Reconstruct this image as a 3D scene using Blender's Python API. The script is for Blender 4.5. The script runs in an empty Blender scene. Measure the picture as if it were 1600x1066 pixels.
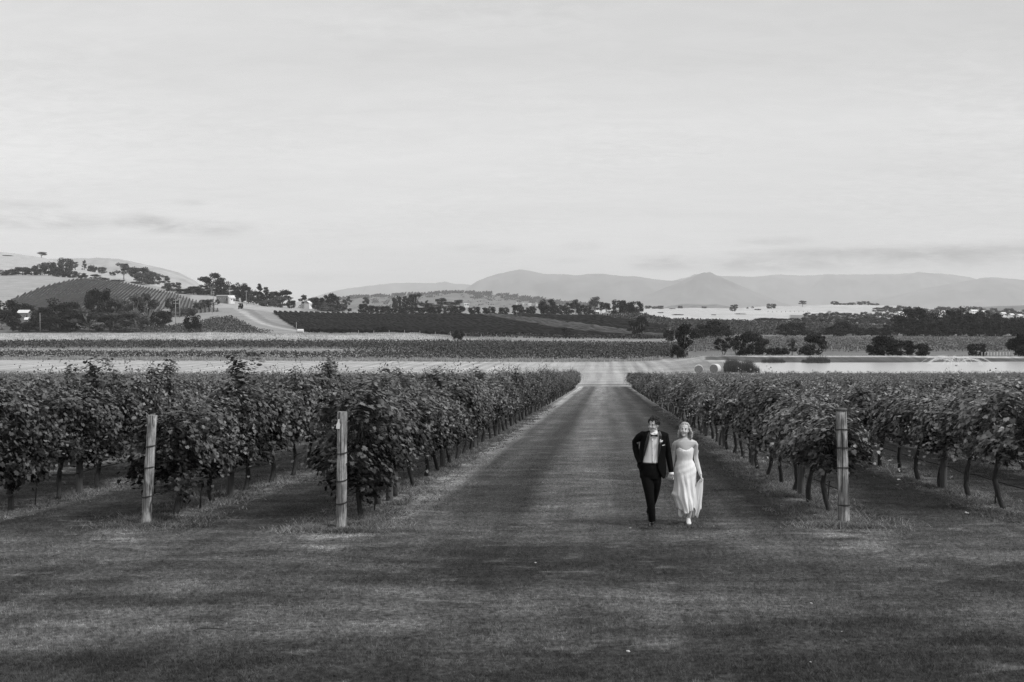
import bpy, math, random
import numpy as np
from mathutils import Vector, Matrix

random.seed(7)
rng = np.random.default_rng(7)
SC = bpy.context.scene
COL = SC.collection
F = 1556.0                       # focal length in photo pixels (35 mm on full frame)
PITCH = math.atan(43 / F)

# ------------------------------------------------------------------ camera
cam_d = bpy.data.cameras.new("camera")
cam_d.lens = 35.0; cam_d.sensor_width = 36.0
cam_d.clip_start = 0.1; cam_d.clip_end = 60000
cam = bpy.data.objects.new("camera", cam_d)
cam.location = (0, 0, 0); cam.rotation_euler = (math.pi / 2 - PITCH, 0, 0)
COL.objects.link(cam); SC.camera = cam

# ------------------------------------------------------------------ view
SC.view_settings.view_transform = 'Standard'
SC.view_settings.look = 'None'
SC.view_settings.gamma = 1.0
SC.view_settings.exposure = 0.08
SC.view_settings.use_curve_mapping = False
SC.cycles.max_bounces = 6
SC.cycles.diffuse_bounces = 3
SC.cycles.transparent_max_bounces = 12
SC.cycles.volume_bounces = 2
SC.cycles.use_denoising = True
SC.cycles.denoising_prefilter = 'NONE'

# ------------------------------------------------------------------ sun (soft, from behind right)
SUN_EL, SUN_AZ = math.radians(48), math.radians(114)    # azimuth from +y towards +x
sd = bpy.data.lights.new("sun", 'SUN'); sd.energy = 2.5; sd.angle = math.radians(11)
sd.color = (1, 1, 1)
sun = bpy.data.objects.new("sun", sd)
dv = Vector((math.sin(SUN_AZ) * math.cos(SUN_EL), math.cos(SUN_AZ) * math.cos(SUN_EL), math.sin(SUN_EL)))
sun.rotation_euler = dv.to_track_quat('Z', 'Y').to_euler(); sun.location = (20, -30, 40)
COL.objects.link(sun)

# ------------------------------------------------------------------ node helper
class N:
    def __init__(s, tree): s.t = tree; s.t.nodes.clear()
    def n(s, kind, **kw):
        nd = s.t.nodes.new(kind)
        for k, v in kw.items():
            if k.startswith('i_'):
                key = k[2:]; key = int(key) if key.isdigit() else key.replace('_', ' ')
                s.set(nd.inputs[key], v)
            else: setattr(nd, k, v)
        return nd
    def set(s, inp, v):
        if hasattr(v, 'is_output') or isinstance(v, bpy.types.NodeSocket): s.t.links.new(v, inp)
        elif isinstance(v, bpy.types.Node): s.t.links.new(v.outputs[0], inp)
        else: inp.default_value = v
    def math(s, op, a, b=0.0, c=0.0, clamp=False):
        nd = s.t.nodes.new('ShaderNodeMath'); nd.operation = op; nd.use_clamp = clamp
        s.set(nd.inputs[0], a); s.set(nd.inputs[1], b); s.set(nd.inputs[2], c); return nd.outputs[0]
    def noise(s, vec, scale, detail=4, rough=0.55, dist=0.0):
        nd = s.n('ShaderNodeTexNoise'); s.set(nd.inputs['Vector'], vec)
        nd.inputs['Scale'].default_value = scale; nd.inputs['Detail'].default_value = detail
        nd.inputs['Roughness'].default_value = rough; nd.inputs['Distortion'].default_value = dist
        return nd.outputs['Fac']
    def rng(s, v, a, b, c, d, smooth=False):
        nd = s.n('ShaderNodeMapRange')
        if smooth: nd.interpolation_type = 'SMOOTHSTEP'
        for i, q in enumerate((v, a, b, c, d)): s.set(nd.inputs[i], q)
        return nd.outputs[0]
    def vmul(s, v, w):
        nd = s.n('ShaderNodeVectorMath', operation='MULTIPLY'); s.set(nd.inputs[0], v); s.set(nd.inputs[1], w); return nd.outputs[0]
    def xyz(s, v):
        nd = s.n('ShaderNodeSeparateXYZ'); s.set(nd.inputs[0], v); return nd.outputs
    def comb(s, x, y, z):
        nd = s.n('ShaderNodeCombineXYZ')
        for i, q in enumerate((x, y, z)): s.set(nd.inputs[i], q)
        return nd.outputs[0]
    def curve(s, v, pts):
        """piecewise-linear value of v (0..1 positions)"""
        nd = s.n('ShaderNodeValToRGB'); s.set(nd.inputs[0], v); cr = nd.color_ramp
        while len(cr.elements) > 1: cr.elements.remove(cr.elements[-1])
        mx_ = max(q[1] for q in pts); cr.elements[0].position = pts[0][0]; g = pts[0][1] / mx_; cr.elements[0].color = (g, g, g, 1)
        for p, g in pts[1:]:
            g /= mx_; e = cr.elements.new(p); e.color = (g, g, g, 1)
        bw = s.n('ShaderNodeRGBToBW'); s.set(bw.inputs[0], nd.outputs[0]); return s.math('MULTIPLY', bw.outputs[0], mx_)

# ------------------------------------------------------------------ world: high thin overcast, greyscale
W = bpy.data.worlds.new("World"); SC.world = W; W.use_nodes = True
w = N(W.node_tree)
sky = w.n('ShaderNodeTexSky'); sky.sky_type = 'NISHITA'; sky.sun_disc = False
sky.sun_elevation = SUN_EL; sky.sun_rotation = SUN_AZ
sky.air_density = 1.0; sky.dust_density = 3.0
bw = w.n('ShaderNodeRGBToBW'); w.set(bw.inputs[0], sky.outputs[0])
tc = w.n('ShaderNodeTexCoord'); gen = tc.outputs['Generated']
X_, Y_, Z_ = w.xyz(gen)
zz = w.math('MAXIMUM', Z_, 0.0)
den = w.math('ADD', zz, 0.12)
cv = w.comb(w.math('DIVIDE', X_, den), w.math('DIVIDE', Y_, den), 0.0)
n1 = w.noise(w.vmul(cv, (0.45, 1.0, 1)), 0.9, 6, 0.55, 0.6)
n2 = w.noise(w.vmul(cv, (1.3, 2.6, 1)), 3.2, 6, 0.62, 0.8)
cl = w.math('ADD', w.rng(n1, 0.3, 0.7, -0.05, 0.05), w.rng(n2, 0.3, 0.7, -0.022, 0.022))
el = w.curve(w.rng(Z_, 0.0, 0.36, 0, 1), [(0, .655), (.12, .70), (.25, .715), (.42, .735), (.5, .72), (.65, .665), (.8, .645), (1, .65)])
n5 = w.noise(w.vmul(cv, (1.0, 1.5, 1)), 13.0, 4, 0.6, 0.5); n6 = w.noise(cv, 0.8, 3, 0.5)
mott = w.math('MULTIPLY', w.rng(n5, 0.35, 0.65, -.028, .028), w.rng(n6, 0.42, 0.6, 0, 1, True))
cl = w.math('ADD', cl, mott)
base = w.math('ADD', el, cl)
base = w.math('ADD', base, w.rng(X_, -0.5, 0.4, 0.035, -0.02))
# a few long darker clouds low over the hills (direction x, elevation z, half sizes)
n3 = w.noise(w.comb(w.math('MULTIPLY', X_, 1.0), 0.0, w.math('MULTIPLY', Z_, 4.0)), 16, 6, 0.65, 0.3)
n4 = w.rng(n3, 0.28, 0.68, 0, 1, True)
for px, py, hx, hy, k in [(70, 345, 120, 20, .115), (232, 349, 45, 17, .12), (320, 356, 90, 15, .11), (60, 322, 90, 8, .045), (300, 318, 30, 6, .05), (1025, 411, 55, 13, .12),
                          (760, 391, 60, 9, .07), (905, 386, 40, 8, .05), (1390, 406, 340, 24, .10), (1540, 395, 220, 18, .07), (1190, 378, 75, 7, .09), (1180, 415, 130, 12, .09), (1250, 395, 120, 8, .05), (500, 436, 90, 9, .04), (880, 408, 40, 6, .04)]:
    cx = (px - 800) / F; cz = (490 - py) / F
    q = math.sqrt(1 + cx * cx)
    a = w.math('MULTIPLY', w.math('SUBTRACT', X_, cx / q), F * q / hx)
    b = w.math('MULTIPLY', w.math('SUBTRACT', Z_, cz / q), F * q / hy)
    r = w.math('SQRT', w.math('ADD', w.math('MULTIPLY', a, a), w.math('MULTIPLY', b, b)))
    m = w.rng(r, 0.1, 1.35, 1, 0, True)
    front = w.math('GREATER_THAN', Y_, 0.0)
    m = w.math('MULTIPLY', w.math('MULTIPLY', m, n4), front)
    base = w.math('SUBTRACT', base, w.math('MULTIPLY', m, k * 3.0))
tot = w.math('ADD', w.math('MULTIPLY', bw.outputs[0], 0.08), w.math('MULTIPLY', base, 9.4))
bg = w.n('ShaderNodeBackground', i_Strength=0.1); w.set(bg.inputs[0], tot)
wo = w.n('ShaderNodeOutputWorld'); w.set(wo.inputs[0], bg.outputs[0])

# ------------------------------------------------------------------ terrain function
def slope_of(py):
    return np.tan(np.arctan((np.asarray(py, float) - 533) / F) + PITCH)
TAIL = 3000.0
COLS = [
 (-700, [(185,590),(250,564),(385,538),(430,523.5),(460,520),(600,494),(760,470),(900,437),(1000,430),(1200,408),(1450,390),(1700,400),(2200,470)]),
 (0,    [(185,590),(250,564),(385,538),(430,523.5),(460,520),(600,494),(760,470),(900,436),(1000,430),(1200,408),(1450,393),(1700,402),(2200,470)]),
 (70,   [(185,590),(250,564),(385,538),(430,523.5),(460,520),(600,494),(760,466),(900,435),(1000,430),(1200,413),(1450,403),(1700,412),(2200,470)]),
 (130,  [(185,590),(250,564),(385,538),(430,523.5),(460,520),(600,494),(760,461),(900,437.5),(1000,434),(1150,421),(1300,416),(1600,430),(2200,475)]),
 (190,  [(185,590),(250,564.5),(385,538),(430,523.5),(460,520),(600,497),(760,463),(900,442),(1050,437),(1180,431),(1400,438),(2200,480)]),
 (260,  [(185,590),(250,565),(385,538),(430,523.5),(460,520),(600,501),(700,485),(900,455),(1050,449),(1200,446),(1400,455),(2200,480)]),
 (330,  [(185,590),(250,565),(385,538),(430,523.5),(460,519),(550,501),(650,489),(750,475),(850,463),(950,461),(1200,473),(2200,487)]),
 (385,  [(185,590),(250,565),(385,538),(430,523.5),(460,520),(560,503),(650,488),(750,478),(870,473),(950,474),(1200,482),(2200,490)]),
 (430,  [(185,590),(250,565),(385,538),(430,524),(460,521),(600,503),(720,487),(800,480.5),(900,480),(1200,487),(2200,491)]),
 (520,  [(185,590),(250,566),(385,538),(430,525),(460,522),(600,504),(700,491),(760,487),(900,484),(1200,490),(2200,492)]),
 (640,  [(185,590),(250,566.5),(385,538),(430,524),(445,521),(470,522),(600,506),(700,492),(760,490),(1000,486),(1200,490),(2200,492)]),
 (740,  [(185,590),(250,567),(385,538),(430,533),(470,526),(600,508),(700,494),(760,491.5),(1000,480),(1200,484),(2200,491)]),
 (860,  [(185,590),(250,567),(385,540),(430,533),(500,525),(600,509),(700,495),(760,492),(1000,483),(1200,486),(2200,490)]),
 (1000, [(185,588),(250,566),(385,541),(440,533),(520,525),(620,509),(760,493),(900,491),(1200,487),(1600,482),(2200,490)]),
 (1050, [(165,596),(190,583),(215,573),(235,566),(262,560),(300,555),(385,541),(440,532),(520,526),(620,513),(850,499),(1200,488),(1700,482),(2400,492)]),
 (1100, [(165,594),(190,582.6),(212,569),(236,556.5),(250,557.5),(300,554.5),(385,541),(440,532),(520,526),(620,515),(850,501),(1200,488),(1700,482),(2400,492)]),
 (1150, [(165,594),(186,582),(212,570.5),(236,556.2),(250,557.5),(300,554.5),(385,541),(440,532),(520,526),(620,517),(850,502),(1200,490),(1700,482),(2400,492)]),
 (1185, [(165,593),(184,583),(190,590),(219,582),(226,566.3),(238,556),(250,557.5),(300,554.5),(385,541),(440,531),(520,526),(620,519),(850,503),(1200,490),(1700,480),(2400,492)]),
 (1300, [(165,593),(184,583),(190,590),(219,582),(226,566.3),(238,556),(250,557.5),(300,554.5),(385,541),(450,531),(520,526),(620,521),(850,507),(1200,490),(1700,475.5),(2400,492)]),
 (1400, [(165,593),(184,583),(190,590),(219,582),(226,566.3),(238,556),(250,557.5),(300,554.5),(385,541),(450,531),(520,526),(620,521),(850,509),(1200,494),(1700,478),(2400,492)]),
 (1500, [(165,593),(184,583),(190,590),(219,583),(227.5,567),(238,557),(250,558),(300,554.5),(385,541),(450,531),(520,526),(620,521),(850,510),(1200,498),(1700,486),(2400,492)]),
 (1900, [(165,593),(184,583),(190,590),(222,584),(230,568),(238,558),(250,558.5),(300,555),(385,541),(450,531),(520,526),(620,521),(850,511),(1200,500),(1700,488),(2400,492)]),
 (2100, [(165,593),(184,583),(190,582),(226,573),(238,567),(250,563),(300,555),(385,541),(450,531),(520,526),(620,521),(850,511),(1200,500),(1700,488),(2400,492)]),
]
CPX = np.array([c[0] for c in COLS], float)
def prof(c, d):
    pts = [(140, 607.2)] + c[1]
    ld = np.log(np.array([p[0] for p in pts])); z = -slope_of([p[1] for p in pts]) * np.array([p[0] for p in pts])
    ld = np.append(ld, math.log(TAIL)); z = np.append(z, -15.0)
    return np.interp(np.log(np.maximum(d, 1)), ld, z)
def sstep(t): return t * t * (3 - 2 * t)
def gz(x, y):
    x = np.asarray(x, float); y = np.asarray(y, float)
    x, y = np.broadcast_arrays(x, y); shp = x.shape; x = x.ravel(); y = y.ravel()
    d = np.maximum(y, 1.0)
    px = np.clip(800 + F * x / d, CPX[0], CPX[-1] - 1e-3)
    P = np.stack([prof(c, d) for c in COLS])
    i = np.clip(np.searchsorted(CPX, px, side='right') - 1, 0, len(COLS) - 2)
    t = (px - CPX[i]) / (CPX[i + 1] - CPX[i])
    a = np.arange(len(d))
    # in the first stretch after the rows blend columns softly
    far = P[i, a] * (1 - t) + P[i + 1, a] * t
    plane = -2.54 - 0.0572 * y
    bl = np.clip((y - 125) / 30, 0, 1)
    z = np.where(y < 140, plane, far)
    return z.reshape(shp)
def gz1(x, y): return float(gz(np.array([x]), np.array([y]))[0])
def ray_z(py, d): return float(-slope_of(py) * d)
def px_x(px, d): return (px - 800) / F * d
LANE = 145 / F                   # direction of rows and lane: dx per metre of depth
def vnoise(x, y, s, seed=0):
    """cheap smooth value noise"""
    x = np.asarray(x, float) / s + seed * 17.3; y = np.asarray(y, float) / s + seed * 5.1
    xi = np.floor(x); yi = np.floor(y); fx = sstep(x - xi); fy = sstep(y - yi)
    def h(a, b):
        v = np.sin(a * 127.1 + b * 311.7) * 43758.5453; return v - np.floor(v)
    return (h(xi, yi) * (1 - fx) + h(xi + 1, yi) * fx) * (1 - fy) + (h(xi, yi + 1) * (1 - fx) + h(xi + 1, yi + 1) * fx) * fy

# ------------------------------------------------------------------ mesh helpers
def mesh_np(name, V, T, tone=None, smooth=False):
    V = np.ascontiguousarray(V, np.float32); T = np.ascontiguousarray(T, np.int32)
    k = T.shape[1]
    me = bpy.data.meshes.new(name)
    me.vertices.add(len(V)); me.vertices.foreach_set('co', V.ravel())
    me.loops.add(T.size); me.loops.foreach_set('vertex_index', T.ravel())
    me.polygons.add(len(T)); me.polygons.foreach_set('loop_start', np.arange(0, T.size, k, dtype=np.int32))
    me.update(calc_edges=True)
    if tone is not None:
        at = me.attributes.new('tone', 'FLOAT', 'POINT'); at.data.foreach_set('value', np.ascontiguousarray(tone, np.float32))
    if smooth: me.polygons.foreach_set('use_smooth', np.ones(len(T), bool))
    return me
def link(name, me, mt=None, parent=None, kind=None, label=None, cat=None, group=None, loc=None, rot=None):
    if mt is not None and me is not None and len(me.materials) == 0: me.materials.append(mt)
    o = bpy.data.objects.new(name, me); COL.objects.link(o)
    if parent is not None: o.parent = parent
    if kind: o['kind'] = kind
    if label: o['label'] = label
    if cat: o['category'] = cat
    if group: o['group'] = group
    if loc is not None: o.location = loc
    if rot is not None: o.rotation_euler = rot
    return o
def thing(name, label, cat, loc=(0, 0, 0), rot=(0, 0, 0), group=None, scale=None):
    o = link(name, None, label=label, cat=cat, group=group, loc=loc, rot=rot)
    o.empty_display_size = 0.2
    if scale: o.scale = scale
    return o
class MB:
    def __init__(s): s.v = []; s.f = []
    def add(s, vs, fs):
        n = len(s.v); s.v += [tuple(map(float, v)) for v in vs]; s.f += [tuple(n + i for i in f) for f in fs]; return s
    def box(s, c, h, rot=None):
        vs = [Vector((sx * h[0], sy * h[1], sz * h[2])) for sx in (-1, 1) for sy in (-1, 1) for sz in (-1, 1)]
        if rot is not None: vs = [rot @ v for v in vs]
        vs = [v + Vector(c) for v in vs]
        return s.add(vs, [(0, 1, 3, 2), (4, 6, 7, 5), (0, 4, 5, 1), (2, 3, 7, 6), (0, 2, 6, 4), (1, 5, 7, 3)])
    def tube(s, pts, rad, seg=8, caps=True, ell=None, up=None):
        """rings along a path; rad: one radius, or (rx,ry) per point"""
        pts = [Vector(p) for p in pts]; m = len(pts); vs = []; fs = []
        if not hasattr(rad, '__len__'): rad = [rad] * m
        ref = Vector(up) if up else Vector((0, 1, 0))
        for i, p in enumerate(pts):
            t = (pts[min(i + 1, m - 1)] - pts[max(i - 1, 0)]).normalized()
            a = ref - t * ref.dot(t)
            if a.length < 1e-3: a = Vector((1, 0, 0)) - t * t.x
            a.normalize(); b = t.cross(a)
            r = rad[i]; rx, ry = (r if hasattr(r, '__len__') else (r, r))
            for k in range(seg):
                an = 2 * math.pi * k / seg
                vs.append(p + b * (rx * math.cos(an)) + a * (ry * math.sin(an)))
        for i in range(m - 1):
            for k in range(seg):
                k2 = (k + 1) % seg
                fs.append((i * seg + k, i * seg + k2, (i + 1) * seg + k2, (i + 1) * seg + k))
        if caps:
            fs.append(tuple(range(seg))[::-1]); fs.append(tuple((m - 1) * seg + k for k in range(seg)))
        return s.add(vs, fs)
    def ball(s, c, r, seg=12, rings=8):
        if not hasattr(r, '__len__'): r = (r, r, r)
        c = Vector(c); vs = []; fs = []
        for i in range(1, rings):
            th = math.pi * i / rings
            for k in range(seg):
                ph = 2 * math.pi * k / seg
                vs.append((c.x + r[0] * math.sin(th) * math.cos(ph), c.y + r[1] * math.sin(th) * math.sin(ph), c.z + r[2] * math.cos(th)))
        for i in range(rings - 2):
            for k in range(seg):
                k2 = (k + 1) % seg
                fs.append((i * seg + k, (i + 1) * seg + k, (i + 1) * seg + k2, i * seg + k2))
        top = len(vs); vs.append((c.x, c.y, c.z + r[2])); vs.append((c.x, c.y, c.z - r[2]))
        for k in range(seg):
            k2 = (k + 1) % seg
            fs.append((top, k, k2)); fs.append((top + 1, (rings - 2) * seg + k2, (rings - 2) * seg + k))
        return s.add(vs, fs)
    def mesh(s, name, smooth=False):
        me = bpy.data.meshes.new(name); me.from_pydata(s.v, [], s.f); me.update()
        if smooth: me.polygons.foreach_set('use_smooth', np.ones(len(me.polygons), bool))
        return me

# ------------------------------------------------------------------ materials (all greys: a black-and-white world)
def mat(name, col=0.3, rough=0.8, var=0.0, scale=5.0, bump=0.0, bscale=None, stretch=(1, 1, 1), spec=0.3, tone=False, space='Object', metallic=0.0, lo=None):
    m = bpy.data.materials.new(name); m.use_nodes = True; t = N(m.node_tree)
    out = t.n('ShaderNodeOutputMaterial'); p = t.n('ShaderNodeBsdfPrincipled')
    t.set(out.inputs[0], p.outputs[0])
    p.inputs['Roughness'].default_value = rough; p.inputs['Specular IOR Level'].default_value = spec; p.inputs['Metallic'].default_value = metallic
    if space == 'Object': vec = t.n('ShaderNodeTexCoord').outputs['Object']
    else: vec = t.n('ShaderNodeNewGeometry').outputs['Position']
    vec = t.vmul(vec, stretch)
    c = None
    if var:
        nz = t.noise(vec, scale, 5, 0.6)
        c = t.rng(nz, 0.3, 0.7, col * (1 - var), col * (1 + var))
    if tone:
        at = t.n('ShaderNodeAttribute', attribute_name='tone').outputs['Fac']
        c = t.math('MULTIPLY', at, c if c is not None else col)
    t.set(p.inputs['Base Color'], c if c is not None else (col, col, col, 1))
    if bump:
        b = t.n('ShaderNodeBump', i_Strength=1.0); b.inputs['Distance'].default_value = bump
        t.set(b.inputs['Height'], t.noise(vec, bscale or scale * 3, 5, 0.6)); t.set(p.inputs['Normal'], b.outputs[0])
    return m
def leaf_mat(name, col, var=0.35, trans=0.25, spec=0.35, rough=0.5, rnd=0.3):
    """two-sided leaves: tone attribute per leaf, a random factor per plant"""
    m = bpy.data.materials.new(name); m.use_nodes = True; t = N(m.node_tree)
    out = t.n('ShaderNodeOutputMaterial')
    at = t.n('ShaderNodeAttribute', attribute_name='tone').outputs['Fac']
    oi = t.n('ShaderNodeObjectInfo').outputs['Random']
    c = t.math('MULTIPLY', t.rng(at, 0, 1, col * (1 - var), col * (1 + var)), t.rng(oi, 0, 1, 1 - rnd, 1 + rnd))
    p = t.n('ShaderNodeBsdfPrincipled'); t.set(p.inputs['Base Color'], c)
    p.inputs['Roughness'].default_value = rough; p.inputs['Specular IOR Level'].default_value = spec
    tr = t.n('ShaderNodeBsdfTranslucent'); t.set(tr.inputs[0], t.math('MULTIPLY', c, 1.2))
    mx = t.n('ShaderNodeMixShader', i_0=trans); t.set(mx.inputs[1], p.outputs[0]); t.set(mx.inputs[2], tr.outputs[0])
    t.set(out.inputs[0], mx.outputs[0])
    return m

# lawn albedo as a node group in world coordinates (shared by the soil sheet and the grass blades)
LG = bpy.data.node_groups.new('lawn_albedo', 'ShaderNodeTree')
LG.interface.new_socket('Value', in_out='OUTPUT', socket_type='NodeSocketFloat')
g = N(LG)
pos = g.n('ShaderNodeNewGeometry').outputs['Position']
gx, gy, _ = g.xyz(pos)
T_ = g.math('SUBTRACT', gx, g.math('MULTIPLY', gy, LANE))
flat = g.comb(T_, gy, 0.0)
na = g.noise(g.vmul(flat, (0.16, 0.42, 1)), 1.0, 5, 0.62, 0.4)      # broad dry patches, elongated across
nb = g.noise(g.vmul(flat, (.8, 1.8, 1)), 1.2, 6, 0.72)
nc = g.noise(flat, 14.0, 4, 0.7)
nd_ = g.noise(g.vmul(flat, (3.0, 0.14, 1)), 0.55, 4, 0.6)            # wheel and mower streaks along the lane
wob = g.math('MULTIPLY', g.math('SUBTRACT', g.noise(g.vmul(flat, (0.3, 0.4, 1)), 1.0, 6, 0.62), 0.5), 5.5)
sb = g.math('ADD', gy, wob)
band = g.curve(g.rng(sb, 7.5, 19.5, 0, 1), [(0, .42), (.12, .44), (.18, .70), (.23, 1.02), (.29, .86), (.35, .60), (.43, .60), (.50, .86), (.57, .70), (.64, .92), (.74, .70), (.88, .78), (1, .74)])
strip = g.curve(g.rng(g.math('ADD', T_, g.math('MULTIPLY', g.math('SUBTRACT', nb, .5), .5)), -5, 5, 0, 1),
    [(0, .6), (.055, .62), (.112, .7), (.135, 2.3), (.165, 2.1), (.195, .76), (.27, .68), (.31, .38), (.345, .32), (.39, .95), (.47, 1.12), (.53, .66), (.6, .66), (.64, .36), (.675, .38), (.72, .72), (.78, .5), (.84, .42), (.9, .6), (1, .6)])
k1 = g.rng(gy, 14.5, 19, 0, 1, True)
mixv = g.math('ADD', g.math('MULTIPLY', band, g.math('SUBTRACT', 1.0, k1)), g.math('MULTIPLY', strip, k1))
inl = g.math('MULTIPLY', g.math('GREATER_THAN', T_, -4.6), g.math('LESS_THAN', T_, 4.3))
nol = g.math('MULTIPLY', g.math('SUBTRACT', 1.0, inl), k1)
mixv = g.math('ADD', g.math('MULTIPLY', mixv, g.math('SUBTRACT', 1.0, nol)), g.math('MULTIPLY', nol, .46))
# dry strip under each row of vines
def under(off):
    fr = g.math('FRACT', g.math('ADD', g.math('DIVIDE', g.math('SUBTRACT', T_, off), 3.3), 100.5))
    return g.rng(g.math('ABSOLUTE', g.math('SUBTRACT', fr, 0.5)), 0.10, 0.24, 1, 0, True)
ul = g.math('MULTIPLY', under(-4.21), g.math('LESS_THAN', T_, -3.2)); ur = g.math('MULTIPLY', under(3.95), g.math('GREATER_THAN', T_, 3.2))
un = g.math('MULTIPLY', g.math('ADD', ul, ur), g.rng(g.math('ADD', gy, wob), 13.8, 15.6, 0, 1, True))
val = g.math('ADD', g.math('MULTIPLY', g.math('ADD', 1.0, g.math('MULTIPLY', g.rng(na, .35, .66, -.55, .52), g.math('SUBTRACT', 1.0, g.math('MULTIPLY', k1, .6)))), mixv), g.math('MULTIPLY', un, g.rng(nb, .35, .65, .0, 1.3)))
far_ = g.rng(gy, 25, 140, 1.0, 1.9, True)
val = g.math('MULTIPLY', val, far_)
val = g.math('MULTIPLY', val, g.rng(nb, .34, .66, .55, 1.50))
val = g.math('MULTIPLY', val, g.rng(nd_, .3, .7, .66, 1.34))
val = g.math('MULTIPLY', val, g.rng(nc, .38, .62, .45, 1.55))
# small bleached spots
sp = g.rng(g.noise(g.vmul(flat, (.8, 1.9, 1)), 0.9, 6, .7, .5), .565, .70, 0, 1.0, True)
val = g.math('ADD', val, sp)
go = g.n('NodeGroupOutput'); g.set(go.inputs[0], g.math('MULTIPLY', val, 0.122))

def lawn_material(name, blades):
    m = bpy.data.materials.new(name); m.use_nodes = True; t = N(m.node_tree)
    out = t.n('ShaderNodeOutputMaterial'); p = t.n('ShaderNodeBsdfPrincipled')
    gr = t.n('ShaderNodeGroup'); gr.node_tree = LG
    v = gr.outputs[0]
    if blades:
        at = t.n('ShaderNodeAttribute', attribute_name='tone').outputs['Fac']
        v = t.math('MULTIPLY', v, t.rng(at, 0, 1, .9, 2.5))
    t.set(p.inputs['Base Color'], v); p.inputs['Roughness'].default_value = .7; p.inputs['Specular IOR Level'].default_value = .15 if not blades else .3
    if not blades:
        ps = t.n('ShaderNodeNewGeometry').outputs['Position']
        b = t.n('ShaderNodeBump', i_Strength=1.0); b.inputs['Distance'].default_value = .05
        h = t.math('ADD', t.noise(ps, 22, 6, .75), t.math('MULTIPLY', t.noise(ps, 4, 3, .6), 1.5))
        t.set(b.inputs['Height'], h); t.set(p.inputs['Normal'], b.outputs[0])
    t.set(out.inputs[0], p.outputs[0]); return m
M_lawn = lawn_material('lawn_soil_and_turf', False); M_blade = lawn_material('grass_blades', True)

def ground_mat(name, stripes=False):
    m = bpy.data.materials.new(name); m.use_nodes = True; t = N(m.node_tree)
    out = t.n('ShaderNodeOutputMaterial'); p = t.n('ShaderNodeBsdfPrincipled')
    at = t.n('ShaderNodeAttribute', attribute_name='tone').outputs['Fac']
    ps = t.n('ShaderNodeNewGeometry').outputs['Position']
    x, y, z = t.xyz(ps)
    T = t.math('SUBTRACT', x, t.math('MULTIPLY', y, LANE))
    f = t.comb(T, y, 0.0)
    v = t.math('MULTIPLY', at, t.rng(t.noise(t.vmul(f, (.06, .12, 1)), 1.0, 6, .65), .3, .7, .78, 1.22))
    v = t.math('MULTIPLY', v, t.rng(t.noise(f, .8, 5, .7), .3, .7, .82, 1.18))
    if stripes:
        v = t.math('MULTIPLY', v, t.rng(t.noise(t.vmul(f, (.55, .012, 1)), 1.0, 3, .6), .35, .65, .80, 1.18))
        wv = t.math('SINE', t.math('MULTIPLY', t.math('ADD', T, t.math('MULTIPLY', t.noise(f, .03, 2), 2.0)), 2.1))
        v = t.math('MULTIPLY', v, t.rng(wv, -1, 1, .90, 1.08))
    t.set(p.inputs['Base Color'], v); p.inputs['Roughness'].default_value = .9; p.inputs['Specular IOR Level'].default_value = .1
    b = t.n('ShaderNodeBump', i_Strength=1.0); b.inputs['Distance'].default_value = .25
    t.set(b.inputs['Height'], t.noise(ps, 1.2, 6, .7)); t.set(p.inputs['Normal'], b.outputs[0])
    t.set(out.inputs[0], p.outputs[0]); return m
M_hay = ground_mat('mown_hay', True); M_ground = ground_mat('valley_grass')

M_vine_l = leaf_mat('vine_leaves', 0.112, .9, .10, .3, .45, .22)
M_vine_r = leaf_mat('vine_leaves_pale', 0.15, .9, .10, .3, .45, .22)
M_vine_far = leaf_mat('vine_leaves_far', 0.14, .4, .2, .3, .5, .0)
M_bark = mat('vine_bark', .042, .9, .5, 25, .01, 60, (1, 1, .25))
M_post = mat('weathered_timber', .33, .85, .6, 5, .008, 40, (9, 9, .6))
t = N.__new__(N); t.t = M_post.node_tree; pb = [n for n in t.t.nodes if n.type == 'BSDF_PRINCIPLED'][0]
oc = t.n('ShaderNodeTexCoord').outputs['Object']; prev = pb.inputs['Base Color'].links[0].from_socket
ck = t.rng(t.noise(t.vmul(oc, (26, 26, 1.1)), 1.0, 3, .5, .3), .58, .63, 1.0, .2, True)
pt = t.rng(t.noise(t.vmul(oc, (6, 6, 2.2)), 1.0, 5, .65), .42, .60, .55, 1.25, True)
t.set(pb.inputs['Base Color'], t.math('MULTIPLY', t.math('MULTIPLY', prev, ck), pt))
M_post2 = mat('dark_timber', .10, .85, .4, 6, .006, 40, (6, 6, .5))
M_wire = mat('dark_wire', .03, .6)
M_hose = mat('black_hose', .02, .5)
M_tree = [leaf_mat('foliage_dark', .025, .9, .1, .05, .8, .2), leaf_mat('foliage_mid', .070, .7, .12, .05, .8, .2), leaf_mat('foliage_light', .12, .4, .15, .1, .7, .2)]
M_trunk = mat('pale_bark', .30, .9, .4, 6)
M_trunk_d = mat('dark_bark', .08, .9, .4, 6)
M_rowleaf = leaf_mat('row_leaves', .085, .75, .12, .05, .8, .12)

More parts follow.
